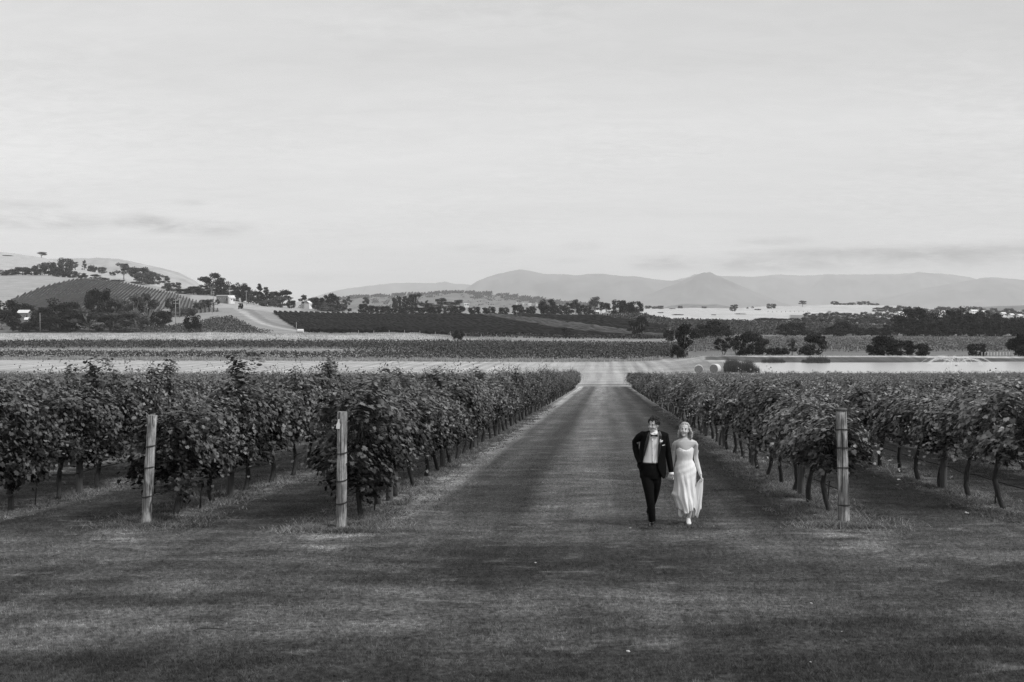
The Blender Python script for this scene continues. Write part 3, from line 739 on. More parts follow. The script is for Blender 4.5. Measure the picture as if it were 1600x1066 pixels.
# drip hoses with their pegs
for side in (-1, 1):
    for k in range(3):
        x0, y0 = vine_pos(side, k, 0); y0 -= 1.05; mb = MB(); pts = []
        ys_ = np.arange(y0, 110, .8); r = random.Random(k + 5)
        for j, yy in enumerate(ys_):
            xx = row_t(side, k) + LANE * yy + .05
            sag = .05 * abs(math.sin(j * .5 + k)) + (.06 if j % 8 == 4 else 0)
            pts.append((xx, yy, gz1(xx, yy) + .52 - sag))
        mb.tube(pts, .011, 6)
        o = link('drip_hose', mb.mesh('drip_hose', True), M_hose, label=f'black drip hose below the {row_phrase(side, k)}', cat='hose', group='drip hoses under the vines')
        xx = row_t(side, k) + LANE * (y0 + 1.7) + .12; mb = MB()
        mb.tube([(0, 0, -.05), (.02, .0, .25), (.05, .03, .52)], [.014, .013, .012], 6); mb.tube([(.05, .03, .52), (-.10, -.3, .55)], .008, 5)
        link('hose_peg', mb.mesh('hose_peg', True), M_wire, label=f'short hose peg at near end of the {row_phrase(side, k)}', cat='peg', loc=(xx, y0 + 1.7, gz1(xx, y0 + 1.7)), group='pegs holding the drip hoses')
        # upper trellis wires
        if k < 2:
            for h, wn in ((1.0, 'lowest'), (1.38, 'middle'), (1.72, 'uppermost')):
                mb = MB(); pts = []
                for yy in np.arange(y0, 100, 3.2):
                    xw = row_t(side, k) + LANE * yy; pts.append((xw, yy, gz1(xw, yy) + h))
                mb.tube(pts, .0035, 4)
                link('trellis_wire', mb.mesh('trellis_wire'), M_wire, label=f'{wn} thin trellis wire of the {row_phrase(side, k)}', cat='wire', group='thin trellis wires')

# ------------------------------------------------------------------ grass
def blade_field(name, X, Y, h, wdt, tone, mt, lift=0.0, label=None, cat_='grass', lean=.5, kinked=False):
    n = len(X); Z = gzb(X, Y) + lift + np.where(Y < 140, lawn_bump(X, Y), 0)
    ang = rng.uniform(0, 2 * math.pi, n); ln = rng.normal(0, lean, (n, 2))
    dx = np.cos(ang) * wdt / 2; dy = np.sin(ang) * wdt / 2
    A_ = np.stack([X - dx, Y - dy, Z], 1); B_ = np.stack([X + dx, Y + dy, Z], 1); C_ = np.stack([X + ln[:, 0] * h, Y + ln[:, 1] * h, Z + h], 1)
    V = np.stack([A_, B_, C_], 1).reshape(-1, 3)
    T = np.arange(3 * n).reshape(-1, 3)
    return link(name, mesh_np(name, V, T, np.repeat(tone, 3)), mt, kind='stuff', label=label, cat=cat_)
n = 900000
u = rng.uniform(0, 1, n); Y = 7.2 * (30 / 7.2) ** u; X = rng.uniform(-.60, .60, n) * Y
h = rng.uniform(.010, .034, n) * (.35 + .6 * vnoise(X, Y, .6, 9) + .8 * vnoise(X, Y, .07, 10))
fx_ = np.concatenate([px_x(1013, 16.05) + rng.normal(0, .10, 2500), px_x(1075, 16.25) + rng.normal(0, .10, 2500)]); fy_ = np.concatenate([16.02 + rng.normal(0, .13, 2500), 16.2 + rng.normal(0, .13, 2500)])
X = np.concatenate([X, fx_]); Y = np.concatenate([Y, fy_]); h = np.concatenate([h, rng.uniform(.02, .045, 5000)]); n = len(X)
blade_field('mown_grass', X, Y, h, .0024 * (1 + Y / 12), rng.beta(.8, 2.2, n), M_blade, lift=-.004, label='short mown grass of the lane and foreground', lean=.7)
# coarse dry grass and weeds under the vines
M_dry = leaf_mat('dry_tufts', .19, .85, .15, .2, .7, 0)
Xs = []; Ys = []
for side in (-1, 1):
    for k in range(5):
        m = (90000, 50000, 24000, 10000, 5000)[k]
        y0 = vine_pos(side, k, 0)[1] - 1.5
        nt = m // 14
        yy = y0 + (70 - y0) * rng.uniform(0, 1, nt) ** 1.9
        tt = row_t(side, k) + np.where(rng.random(nt) < .5, 1, -1) * np.abs(rng.normal(0, .33, nt))
        keep = vnoise(tt * 3, yy, .8, 11) > .33; tt = tt[keep]; yy = yy[keep]
        rad = .05
        Xs.append(np.repeat(tt + LANE * yy, 14) + rng.normal(0, rad, len(yy) * 14)); Ys.append(np.repeat(yy, 14) + rng.normal(0, rad * 1.5, len(yy) * 14))
# tufts round the end posts
for (qx, qy) in EL + ER:
    Xs.append(qx + rng.normal(0.05, .42, 4200)); Ys.append(qy + .25 + rng.normal(0, .42, 4200))
X = np.concatenate(Xs); Y = np.concatenate(Ys)
h = rng.uniform(.015, .075, len(X)) * (.3 + 1.3 * vnoise(X, Y, .30, 12)); tn = np.clip(rng.uniform(.1, .9, len(X)) * (.5 + vnoise(X, Y, .9, 13)), 0, 1)
blade_field('under_vine_grass', X, Y, h, .008 * (1 + Y / 25), tn, M_dry, label='rough dry grass and weeds in the strips under the vines', lean=.9)
# tall dry grass along the far edge of the hay field and on the old terrace behind
M_tall = leaf_mat('tall_dry_grass', .36, .4, .2, .1, .8, 0)
def tall(n, pa, pb, da, db, h0, h1):
    px = rng.uniform(pa, pb, n); d = rng.uniform(da, db, n); keep = vnoise(px * .3, d, 3, 21) > .25
    px = px[keep]; d = d[keep]; return px_x(px, d), d, rng.uniform(h0, h1, len(d)) * (.5 + .8 * vnoise(px, d * 0, 9, 22))
tl = [tall(26000, -80, 1035, 254, 262, .35, 1.0), tall(16000, -80, 560, 279, 334, .3, .9), tall(26000, -80, 800, 390, 446, .3, .9), tall(9000, -80, 620, 300, 312, .4, 1.0),
      tall(5000, 480, 1000, 704, 722, .6, 1.4), tall(6000, 1060, 1700, 246, 262, .2, .6), tall(8000, 470, 800, 440, 464, .4, .9)]
X = np.concatenate([a[0] for a in tl]); Y = np.concatenate([a[1] for a in tl]); h = np.concatenate([a[2] for a in tl])
blade_field('tall_dry_grass', X, Y, h, .16, rng.uniform(0, 1, len(X)), M_tall, label='tall bleached grass in strips beyond the mown hay field', lean=.35)
# reeds at the dam
M_reed = leaf_mat('reeds', .075, .5, .15, .2, .6, 0)
def reedbed(pa, pb, d0, d1, h0, n, label):
    u = rng.uniform(0, 1, n); px = pa + (pb - pa) * u; d = rng.uniform(d0, d1, n)
    h = h0 * (.35 + .65 * np.sin(u * math.pi) ** .6) * rng.uniform(.45, 1.1, n) * (.6 + .7 * vnoise(px, px * 0, 4, 41))
    X = px_x(px, d); Z = np.full(n, 0)
    blade_field('reed_bed', X, d, h, .05 if d0 > 200 else .06, rng.uniform(0, 1, n), M_reed, label=label, cat_='reeds', lean=.16)
reedbed(1132, 1188, 186, 200, 2.7, 7000, 'dark mound of reeds beside the round bales at the near end of the water')
reedbed(1253, 1298, 222, 228, 1.5, 3000, 'long dark clump of reeds against the far bank of the water')
reedbed(1190, 1228, 223, 228, 1.0, 2000, 'low reed clump at the far left corner of the water')

# ------------------------------------------------------------------ round hay bales
def bale(px, py, d, rad, wid, label, az):
    x = px_x(px, d); z = gzb1(x, d)
    o = thing('round_bale', label, 'hay bale', (x, d, z + rad * .97), (0, 0, az), 'round hay bales')
    mb = MB(); prof2 = [(-wid / 2, rad * .93), (-wid / 2 + .05, rad), (0, rad * 1.01), (wid / 2 - .05, rad), (wid / 2, rad * .93)]
    sg = 40; vs = []; fs = []
    for (a, rr) in prof2:
        for k in range(sg):
            an = 2 * math.pi * k / sg; q = rr * (1 + random.uniform(-.008, .008)); vs.append((q * math.cos(an), a, q * math.sin(an) * .97))
    for i_ in range(len(prof2) - 1):
        for k in range(sg): fs.append((i_ * sg + k, i_ * sg + (k + 1) % sg, (i_ + 1) * sg + (k + 1) % sg, (i_ + 1) * sg + k))
    mb.add(vs, fs); link('wrapped_side', mb.mesh('wrapped_side', True), mat('net_wrap', .62, .8, .12, 8), parent=o)
    for sgn in (-1, 1):
        mb = MB(); vs = []; fs = []; rings = 9
        for j in range(rings + 1):
            rr = rad * .93 * j / rings
            for k in range(sg):
                an = 2 * math.pi * k / sg; q = rr * (1 + random.uniform(-.01, .01)); dep = (wid / 2) + (.03 if j % 2 else -.015) * (j > 0) - (0.02 if j == rings else 0)
                vs.append((q * math.cos(an), sgn * dep, q * math.sin(an) * .97))
        for j in range(rings):
            for k in range(sg): fs.append((j * sg + k, j * sg + (k + 1) % sg, (j + 1) * sg + (k + 1) % sg, (j + 1) * sg + k))
        mb.add(vs, fs); link('straw_end', mb.mesh('straw_end'), mat('straw', .24, .95, .5, 9, .02, 30), parent=o)
bale(1118, 582, 186, .90, 1.35, 'larger round hay bale with bright wrapped side, next to the reeds', -.62)
bale(1092, 582, 188, .84, 1.3, 'round hay bale on the left, showing its dark straw end', -.15)

# ------------------------------------------------------------------ distant vine rows
def card_rows(name, label, specs, size, per_m, hgt, mt, lowtone=.15):
    o = thing(name, label, 'vineyard')
    for (xa, ya, xb, yb) in specs:
        L = math.hypot(xb - xa, yb - ya); n = max(int(L * per_m), 6)
        u = rng.uniform(0, 1, n); X = xa + (xb - xa) * u + rng.normal(0, .22, n); Y = ya + (yb - ya) * u + rng.normal(0, .22, n)
        hh = hgt * (.85 + .3 * vnoise(X, Y, 2.3, 31)); zl = rng.uniform(.12, 1, n) ** .8 * hh
        Z = gzb(X, Y) + zl
        nr = rng.normal(0, .6, (n, 3)) + (0, -.1, .55); tp = rng.normal(0, .6, (n, 3)) + (0, 0, -.4)
        tone = np.clip(rng.beta(2, 2.4, n) + .25 * (vnoise(X, Y, 5, 32) - .5), 0, 1)
        v, f, a = leaves(np.stack([X, Y, Z], 1), nr, tp, rng.uniform(.7, 1.3, n) * size, tone, 'hex')
        q = link('vine_row', mesh_np('vine_row', v, f, a), mt, parent=o)
        q['kind'] = 'stuff'
    return o
def cross_rows(d0, d1, step, pa, pb, skew=.02):
    out_ = []
    for d in np.arange(d0, d1, step):
        xa, xb = px_x(pa, d), px_x(pb, d); out_.append((xa, d - skew * xa, xb, d - skew * xb))
    return out_
card_rows('valley_vineyard', 'low dark vineyard rows running across the valley behind the hay field fence', cross_rows(265, 275, 3.0, -60, 1046, 0), .38, 14, 1.9, M_rowleaf)
card_rows('valley_vineyard', 'broad mottled vineyard behind the thin strip of pale grass across the valley', cross_rows(337, 386, 3.6, -60, 1070, 0) + [(px_x(rng.uniform(480, 720), d), d, px_x(1066, d), d) for d in np.arange(284, 337, 3.8)], .45, 9, 2.0, M_rowleaf)
card_rows('valley_vineyard', 'strip of vines below the dark slope, left of the leaning tree', cross_rows(462, 474, 4, 700, 1052, 0), .8, 4, 2.0, M_tree[1])
card_rows('dam_vineyard', 'pale leafy vineyard with posted front row behind the dam', cross_rows(322, 440, 4.4, 1075, 1700, 0), .5, 7.5, 2.1, leaf_mat('row_leaves_pale', .15, .4, .12, .2, .6, .1))

def ridge_rows(name, label, poly, k, pitch, xr, yr, hgt, wid, mt, tonef, seg=5.0, ylist=None):
    o = thing(name, label, 'vineyard'); cnt = 0
    for x0 in np.arange(xr[0], xr[1], pitch):
        ys_ = np.arange(yr[0], yr[1], seg); xx = x0 + k * (ys_ - yr[0]); px = 800 + F * xx / ys_
        ins = inpoly(px, ys_, poly)
        if ins.sum() < 3: continue
        # longest inside run
        idx = np.where(ins)[0]; sp_ = np.split(idx, np.where(np.diff(idx) > 1)[0] + 1); run = max(sp_, key=len)
        if len(run) < 3: continue
        X = xx[run]; Y = ys_[run]; n = len(X); g0 = gzb(X, Y)
        nx_, ny_ = 1 / math.hypot(1, k), -k / math.hypot(1, k)
        ring = [(-.42, .25), (-.62, .95), (-.30, 1.0 * hgt), (.30, hgt), (.62, .95), (.42, .25)]
        V = []
        for (a, hh) in ring:
            aa = a * wid + rng.normal(0, .14, n); hz = hh * (1 + (rng.uniform(-.16, .2, n) if hh > .5 else 0))
            V.append(np.stack([X + nx_ * aa, Y + ny_ * aa, g0 + hz], 1))
        V = np.stack(V, 1).reshape(-1, 3)      # n x 6
        i_ = np.arange(n - 1)[:, None] * 6 + np.arange(5)[None]
        Q = np.stack([i_, i_ + 1, i_ + 7, i_ + 6], -1).reshape(-1, 4)
        tone = np.repeat(tonef(800 + F * X / Y, Y), 6) * rng.uniform(.6, 1.3, n * 6)
        q = link('vine_row', mesh_np('vine_row', V, Q, np.clip(tone, 0, 1)), mt, parent=o); cnt += 1
    print(name, cnt); return o
ridge_rows('hill_vineyard', 'sloping striped vineyard on the hill at left, below the row of trees', HILLV, -.30, 2.7, (-420, -120), (600, 925), 1.6, .55, M_rowleaf, lambda p, d: np.full(len(p), .45), 4)
ridge_rows('slope_vineyard', 'dark diagonal vine rows on the slope beneath the line of round trees', CENTER, -.36, 3.6, (-96, 150), (462, 715), 1.9, 1.1, leaf_mat('slope_leaves', .060, .9, .1, .05, .8, 0),
           lambda p, d: np.where((p > 745) & (d < np.interp(p, [745, 860, 1010, 1050], [715, 640, 520, 500])) & (d > np.interp(p, [745, 860, 1010, 1050], [700, 560, 470, 470])), .95, .08), 5)
def clipped_rows(poly, d0, d1, step, pa, pb):
    out_ = []
    for d in np.arange(d0, d1, step):
        px = np.arange(pa, pb, 3.0); ins = inpoly(px, np.full(len(px), d), poly); ix = np.where(ins)[0]
        for run in np.split(ix, np.where(np.diff(ix) > 1)[0] + 1):
            if len(run) > 3: out_.append((px_x(px[run[0]], d), d, px_x(px[run[-1]], d), d))
    return out_
card_rows('lower_vineyard', 'small triangular vineyard between the lone tree and the farm track', clipped_rows(BLOCK_L, 454, 600, 3.8, 190, 440), .6, 5, 1.8, M_rowleaf)
card_rows('right_vineyard', 'dark vineyard on the slope right of the lane, below the bright paddocks', clipped_rows(RIGHTV, 545, 850, 5.2, 920, 1420), 1.1, 1.7, 2.0, M_tree[1])
# ------------------------------------------------------------------ trees (unit height, scaled per tree)
def crown_mesh(kind, seed):
    r = np.random.default_rng(seed); C = []; Rr = []
    trunk = MB(); rr = random.Random(seed)
    if kind == 'gum':
        nb = 13
        for q in range(nb):
            a = r.uniform(0, 2 * math.pi); z = r.uniform(.42, .93); rad = (.34 if z < .8 else .20) * r.uniform(.35, 1)
            C.append((rad * math.cos(a), rad * math.sin(a), z)); Rr.append(r.uniform(.085, .15))
        sx = .10
        fork = (.02 * rr.uniform(-1, 1), 0, .28)
        trunk.tube([(0, 0, -.03), (.01, 0, .12), fork], [.030, .024, .020], 7)
        for c in C: 
            mid = ((fork[0] + c[0]) * .5 + rr.uniform(-.04, .04), (fork[1] + c[1]) * .5, (fork[2] + c[2]) * .5 + .02)
            trunk.tube([fork, mid, c], [.013, .009, .004], 5)
        npl = 95; ls = .034
    elif kind == 'broad':
        for q in range(30):
            a = r.uniform(0, 2 * math.pi); z = r.uniform(.10, .9); env = .42 * math.sin(min(1, (1.04 - z) / .70) * math.pi / 2)
            rad = env * r.uniform(.5, 1); C.append((rad * math.cos(a), rad * math.sin(a), z)); Rr.append(r.uniform(.10, .17))
        trunk.tube([(0, 0, -.03), (0, 0, .3), (.02, 0, .7)], [.034, .028, .01], 7)
        for c in C[::3]: trunk.tube([(0, 0, c[2] * .6), c], [.010, .004], 4)
        npl = 75; ls = .034
    elif kind == 'round':
        for q in range(34):
            a = r.uniform(0, 2 * math.pi); z = r.uniform(.12, .88); env = .46 * math.sqrt(max(0, 1 - ((z - .5) / .56) ** 2))
            rad = env * r.uniform(.6, .95); C.append((rad * math.cos(a), rad * math.sin(a), z)); Rr.append(r.uniform(.12, .16))
        trunk.tube([(0, 0, -.03), (0, 0, .5)], [.04, .02], 7)
        npl = 65; ls = .042
    elif kind == 'cypress':
        for q in range(24):
            a = r.uniform(0, 2 * math.pi); z = r.uniform(.08, .93); env = .20 * (1 - z) ** .45 + .02
            rad = env * r.uniform(.3, 1); C.append((rad * math.cos(a), rad * math.sin(a), z)); Rr.append(r.uniform(.06, .10) * (1.2 - z * .6))
        trunk.tube([(0, 0, -.03), (0, 0, .8)], [.025, .008], 6)
        npl = 70; ls = .026
    elif kind == 'bush':
        for q in range(26):
            a = r.uniform(0, 2 * math.pi); z = r.uniform(.15, .85); env = .8 * math.sqrt(max(0, 1 - ((z - .2) / .82) ** 2))
            rad = env * r.uniform(.4, .95); C.append((rad * math.cos(a), rad * math.sin(a) * .8, z)); Rr.append(r.uniform(.16, .24))
        for q in range(4): trunk.tube([(0, 0, -.05), (rr.uniform(-.3, .3), rr.uniform(-.2, .2), .5)], [.03, .012], 5)
        npl = 80; ls = .06
    elif kind == 'open':      # thin-crowned tree with several leaning stems
        stems = []
        for q in range(4):
            lx, ly = rr.uniform(-.25, .25), rr.uniform(-.2, .2)
            trunk.tube([(0, 0, -.03), (lx * .5, ly * .5, .3), (lx * 1.2, ly, .75)], [.018, .014, .005], 5); stems.append((lx, ly))
        for q in range(20):
            lx, ly = stems[q % 4]; z = r.uniform(.3, .92)
            C.append((lx * z * 1.4 + r.normal(0, .11), ly * z * 1.3 + r.normal(0, .10), z)); Rr.append(r.uniform(.07, .13))
        npl = 60; ls = .036
    C = np.array(C); Rr = np.array(Rr); npl = int(npl * 1.5); m = len(C) * npl; idx = np.repeat(np.arange(len(C)), npl)
    dirs = r.normal(0, 1, (m, 3)); dirs /= np.linalg.norm(dirs, axis=1, keepdims=True)
    rad = Rr[idx] * r.uniform(.55, 1.12, m)
    sq = np.array([1, 1, .72 if kind in ('gum', 'broad', 'open') else .9])
    P = C[idx] + dirs * rad[:, None] * sq
    P[:, 2] = np.maximum(P[:, 2], .03); P[:, 2] *= 1 / np.percentile(P[:, 2], 99.5)
    nr = dirs + r.normal(0, .45, (m, 3)); tp = r.normal(0, 1, (m, 3)) + (0, 0, -.6)
    tone = np.clip(.45 + .25 * r.normal(0, 1, m) + .28 * r.normal(0, 1, len(C))[idx], 0, 1)
    v, f, a = leaves(P, nr, tp, ls * 1.4 * r.uniform(.7, 1.4, m), tone, 'rhomb', r)
    return mesh_np('crown', v, f, a), trunk.mesh('trunk', True)
TREES = {k: [crown_mesh(k, 900 + 10 * i_ + j) for j in range(4)] for i_, k in enumerate(('gum', 'broad', 'round', 'cypress', 'bush', 'open'))}
TW = {'gum': .86, 'broad': .98, 'round': 1.1, 'cypress': .46, 'bush': 1.75, 'open': .9}
for k in TREES:
    for c_, t_ in TREES[k]: c_.materials.append(None); t_.materials.append(M_trunk if k in ('gum', 'open') else M_trunk_d)
tcount = 0
def tree(px, top, wpx, d, kind, tone, label, group=None, name=None, base=None):
    global tcount
    tcount += 1; r = random.Random(tcount)
    x = px_x(px, d); zb = gzb1(x, d) if base is None else ray_z(base, d)
    h = max(ray_z(top, d) - zb, 1.0); sw = (wpx / F * d) / TW[kind] * 1.30
    c_, t_ = TREES[kind][r.randrange(4)]
    catn = 'bush' if kind == 'bush' else 'tree'
    o = thing(name or {'gum': 'gum_tree', 'broad': 'spreading_tree', 'round': 'round_tree', 'cypress': 'cypress_tree', 'bush': 'bush', 'open': 'slender_tree'}[kind], label, catn, (x, d, zb), (0, 0, r.uniform(0, 6.28) if kind != 'bush' else r.choice([0, math.pi])), group)
    o.scale = (sw, sw, h * 1.03)
    link('trunk', t_, parent=o)
    cr = link('crown', c_, parent=o, kind='stuff'); cr.material_slots[0].link = 'OBJECT'; cr.material_slots[0].material = M_tree[tone]
    return o
# --- grove in front of the farm houses, left
G = 'dark grove in front of the farm houses at left'
for px, top, w_, d, k, tn, lab in [
  (3, 486, 34, 478, 'gum', 0, 'dark gum at the extreme left edge of the grove'), (14, 471, 48, 560, 'round', 0, 'dense dark tree behind the white-roofed house, left edge'),
  (20, 489, 22, 500, 'round', 0, 'small dark round tree left of the white-roofed house'), (33, 502, 30, 463, 'round', 0, 'low dark bushy tree in front of the white roofs'),
  (44, 478, 30, 575, 'broad', 0, 'flat-topped dark tree directly behind the white-roofed house'), (90, 469, 44, 505, 'broad', 0, 'broadest dark tree of the left grove, right of the white roofs'),
  (66, 482, 34, 480, 'broad', 0, 'dark spreading tree just right of the white-roofed house'), (112, 474, 34, 492, 'broad', 0, 'dark tree between the broadest crown and the domed pine'),
  (153, 455, 36, 540, 'round', 0, 'tall domed pine rising above the left grove'), (139, 484, 54, 466, 'gum', 1, 'gum with pale forked limbs below the domed pine'),
  (118, 490, 40, 474, 'broad', 0, 'low spreading tree left of the pale-limbed gum'), (177, 467, 34, 484, 'gum', 1, 'tall gum immediately right of the domed pine'),
  (192, 470, 34, 494, 'broad', 1, 'mid-grey spreading gum behind the pale-trunked pair'), (212, 463, 36, 478, 'gum', 1, 'gum with a bright white trunk near the grove right end'),
  (232, 461, 30, 486, 'gum', 1, 'tallest gum at the right end of the left grove'), (205, 488, 50, 466, 'broad', 1, 'low grey gum in front of the white-trunked gum'),
  (172, 490, 44, 468, 'broad', 1, 'low bushy gum in the middle of the grove foot'), (246, 487, 28, 500, 'round', 0, 'dark rounded bush ending the grove on the right'),
  (302, 494, 25, 463, 'round', 0, 'lone rounded tree in front of the triangular vineyard'), (62, 500, 40, 468, 'broad', 0, 'dark low tree below the broad crowns at left'), (90, 496, 40, 465, 'round', 0, 'dark round shrub mass at the grove foot by the pole')]:
    tree(px, top, w_, d, k, tn, lab, G)
# --- hill shrubs and trees
hs = [(4, 422, 22, 985), (20, 421, 20, 985), (36, 418, 20, 985), (50, 419, 20, 985), (64, 414, 20, 985), (77, 411, 20, 985), (90, 411, 16, 985), (98, 418, 20, 975), (114, 424, 14, 970), (129, 427, 14, 960)]
for i_, (px, top, w_, d) in enumerate(hs): tree(px, top, w_, d, 'round', 1, f'{ordw(i_ + 1)} grey-green tree from the left in the row above the pale hill paddock', 'tree row above the hill paddock')
for px, top, w_, d, k, tn, lab in [
  (13, 402, 15, 1330, 'gum', 2, 'lone gum halfway up the pale hilltop at far left'), (66, 394, 16, 1440, 'gum', 1, 'open gum silhouetted on the hill crest'),
  (104, 405, 20, 1010, 'round', 1, 'taller dark tree ending the row on the hill'), (119, 409, 18, 1120, 'open', 2, 'sparse pale tree beside the taller dark hill tree'),
  (133, 407, 6, 1145, 'cypress', 1, 'thin upright sapling on the hill skyline'), (145, 415, 13, 1130, 'bush', 1, 'skyline bush right of the thin sapling'),
  (160, 418, 13, 1130, 'round', 1, 'second skyline bush right of the thin sapling'), (176, 425, 9, 1130, 'bush', 1, 'small bush left of the big hill gum'),
  (149, 429, 17, 955, 'broad', 1, 'spreading bush at the top corner of the striped vineyard'), (165, 434, 12, 940, 'bush', 1, 'low bush along the top edge of the striped vineyard'),
  (184, 437, 20, 925, 'bush', 1, 'long low bush above the vineyard rows on the hill'), (194, 412, 24, 1060, 'gum', 1, 'big open gum on the hill shoulder'),
  (218, 419, 30, 1040, 'round', 1, 'large dark crown right of the hill gum'), (238, 425, 26, 1050, 'round', 1, 'dark flat crown next down the hill ridge'),
  (258, 431, 16, 1050, 'gum', 1, 'small gum at the lower end of the ridge trees'), (222, 440, 30, 960, 'round', 1, 'mid-grey thicket under the large dark crown'),
  (271, 442, 22, 915, 'round', 1, 'dark round-headed tree above the paddock gate'), (256, 447, 7, 940, 'round', 2, 'tiny pale bush in the hill paddock')]:
    tree(px, top, w_, d, k, tn, lab)
G = 'tree belt along the hill crest left of centre'
for px, top, w_, d, k, tn, lab in [
  (289, 452, 26, 880, 'round', 0, 'first low dark tree of the crest belt'), (303, 448, 26, 880, 'broad', 0, 'second dark tree of the crest belt'),
  (318, 446, 22, 885, 'broad', 0, 'dark tree left of the tall crest gum'), (331, 428, 34, 865, 'gum', 0, 'tallest open gum on the crest above the shed'),
  (342, 440, 26, 880, 'broad', 0, 'dark tree right behind the tall crest gum'), (334, 452, 40, 890, 'broad', 0, 'dense dark base thicket below the crest gum'), (360, 442, 26, 880, 'broad', 0, 'broad tree above the shed roof'),
  (378, 444, 20, 850, 'round', 0, 'dark upright block of foliage right of the shed'), (388, 449, 22, 860, 'broad', 0, 'tree sloping off right of the dark block'),
  (397, 455, 16, 840, 'round', 1, 'small bushy tree left of the cypresses'), (407, 445, 13, 830, 'cypress', 0, 'taller of the two cypresses on the crest'),
  (417, 450, 11, 830, 'cypress', 0, 'shorter cypress of the crest pair'), (428, 458, 18, 840, 'broad', 1, 'grey thicket right of the cypresses'),
  (441, 454, 34, 850, 'gum', 0, 'wide umbrella-shaped gum ending the crest belt'), (438, 464, 30, 840, 'broad', 1, 'undergrowth below the umbrella gum'), (455, 470, 13, 815, 'round', 0, 'small dark ball-shaped bush at the belt end'), (418, 468, 26, 815, 'bush', 1, 'low scrub below the cypresses')]:
    tree(px, top, w_, d, k, tn, lab, G)
G = 'bushes along the farm track'
for px, top, w_, d, k, tn, lab in [
  (269, 467, 18, 690, 'round', 0, 'dark bush between the two leaning poles'), (283, 481, 22, 625, 'round', 2, 'pale feathery bush by the small white shed'), (294, 482, 22, 625, 'round', 1, 'grey bush beside the pale feathery one'),
  (309, 474, 16, 690, 'round', 1, 'grey hedge bush at the foot of the striped vineyard'), (322, 469, 18, 705, 'round', 1, 'leafy bush up the slope, left of the shed pole'), (329, 468, 12, 720, 'round', 1, 'smaller bush near the shed pole'),
  (340, 468, 7, 740, 'cypress', 0, 'tiny dark conifer right of the shed pole'), (376, 474, 7, 690, 'round', 0, 'tiny dark bush at the bend of the farm track'), (258, 487, 20, 560, 'round', 0, 'dark shrub beside the small white shed')]:
    tree(px, top, w_, d, k, tn, lab, G)
G = 'scattered trees on the crest behind the dark vineyard'
for px, top, w_, d, k, tn, lab in [
  (479, 462, 20, 930, 'gum', 0, 'low spreading gum left of the little white house'), (491, 466, 18, 930, 'broad', 1, 'grey bush tree behind the little white house'),
  (497, 466, 16, 790, 'broad', 0, 'dark tree just right of the little white house'), (507, 462, 14, 790, 'gum', 0, 'thin dark tree left of the tall dark block'), (521, 460, 19, 790, 'round', 0, 'tall dark block-shaped tree on the crest'),
  (513, 473, 40, 775, 'bush', 1, 'scrub below the block-shaped tree'), (512, 481, 26, 745, 'bush', 2, 'pale bushes at the top edge of the dark rows'), (535, 475, 14, 780, 'round', 1, 'small round tree right of the block-shaped tree'),
  (542, 464, 12, 940, 'gum', 1, 'slim lone gum standing clear on the crest'), (546, 482, 6, 780, 'round', 0, 'tiny dark bush under the slim lone gum'),
  (571, 465, 15, 840, 'gum', 1, 'gum topping the left end of the round-tree line'), (620, 464, 13, 900, 'round', 0, 'single rounded tree behind the round-tree line'),
  (633, 464, 11, 900, 'cypress', 0, 'narrow tree left of the big twin crown'), (647, 460, 26, 900, 'gum', 0, 'big twin-crowned gum behind the round-tree line'), (644, 463, 20, 905, 'broad', 0, 'dense tree inside the twin-crowned gum'),
  (667, 470, 7, 900, 'cypress', 0, 'tiny pointed tree right of the big twin crown'), (690, 466, 20, 980, 'gum', 1, 'pale grey gum behind the sixth round tree'), (702, 472, 30, 985, 'broad', 1, 'grey wooded clump behind the round-tree line'), (718, 469, 18, 980, 'gum', 1, 'pale grey gum right of the wooded clump'), (672, 474, 30, 960, 'broad', 1, 'low grey trees on the crest mid-left')]:
    tree(px, top, w_, d, k, tn, lab, G)
rt = [(569, 476, 17), (583, 478, 15), (594, 479, 13), (603, 479, 13), (613, 482, 12), (622, 484, 12), (635, 480, 22), (657, 481, 20), (679, 480, 22), (701, 481, 16), (717, 479, 19), (741, 480, 17), (764, 480, 18), (788, 481, 16)]
for i_, (px, top, w_) in enumerate(rt): tree(px, top, w_, 726 + (i_ % 3) * 4, 'round', 0, f'{ordw(i_ + 1)} ball-shaped dark tree from the left in the line above the dark vineyard', 'ball-shaped trees lining the vineyard crest')
G = 'trees around the farmhouse at centre'
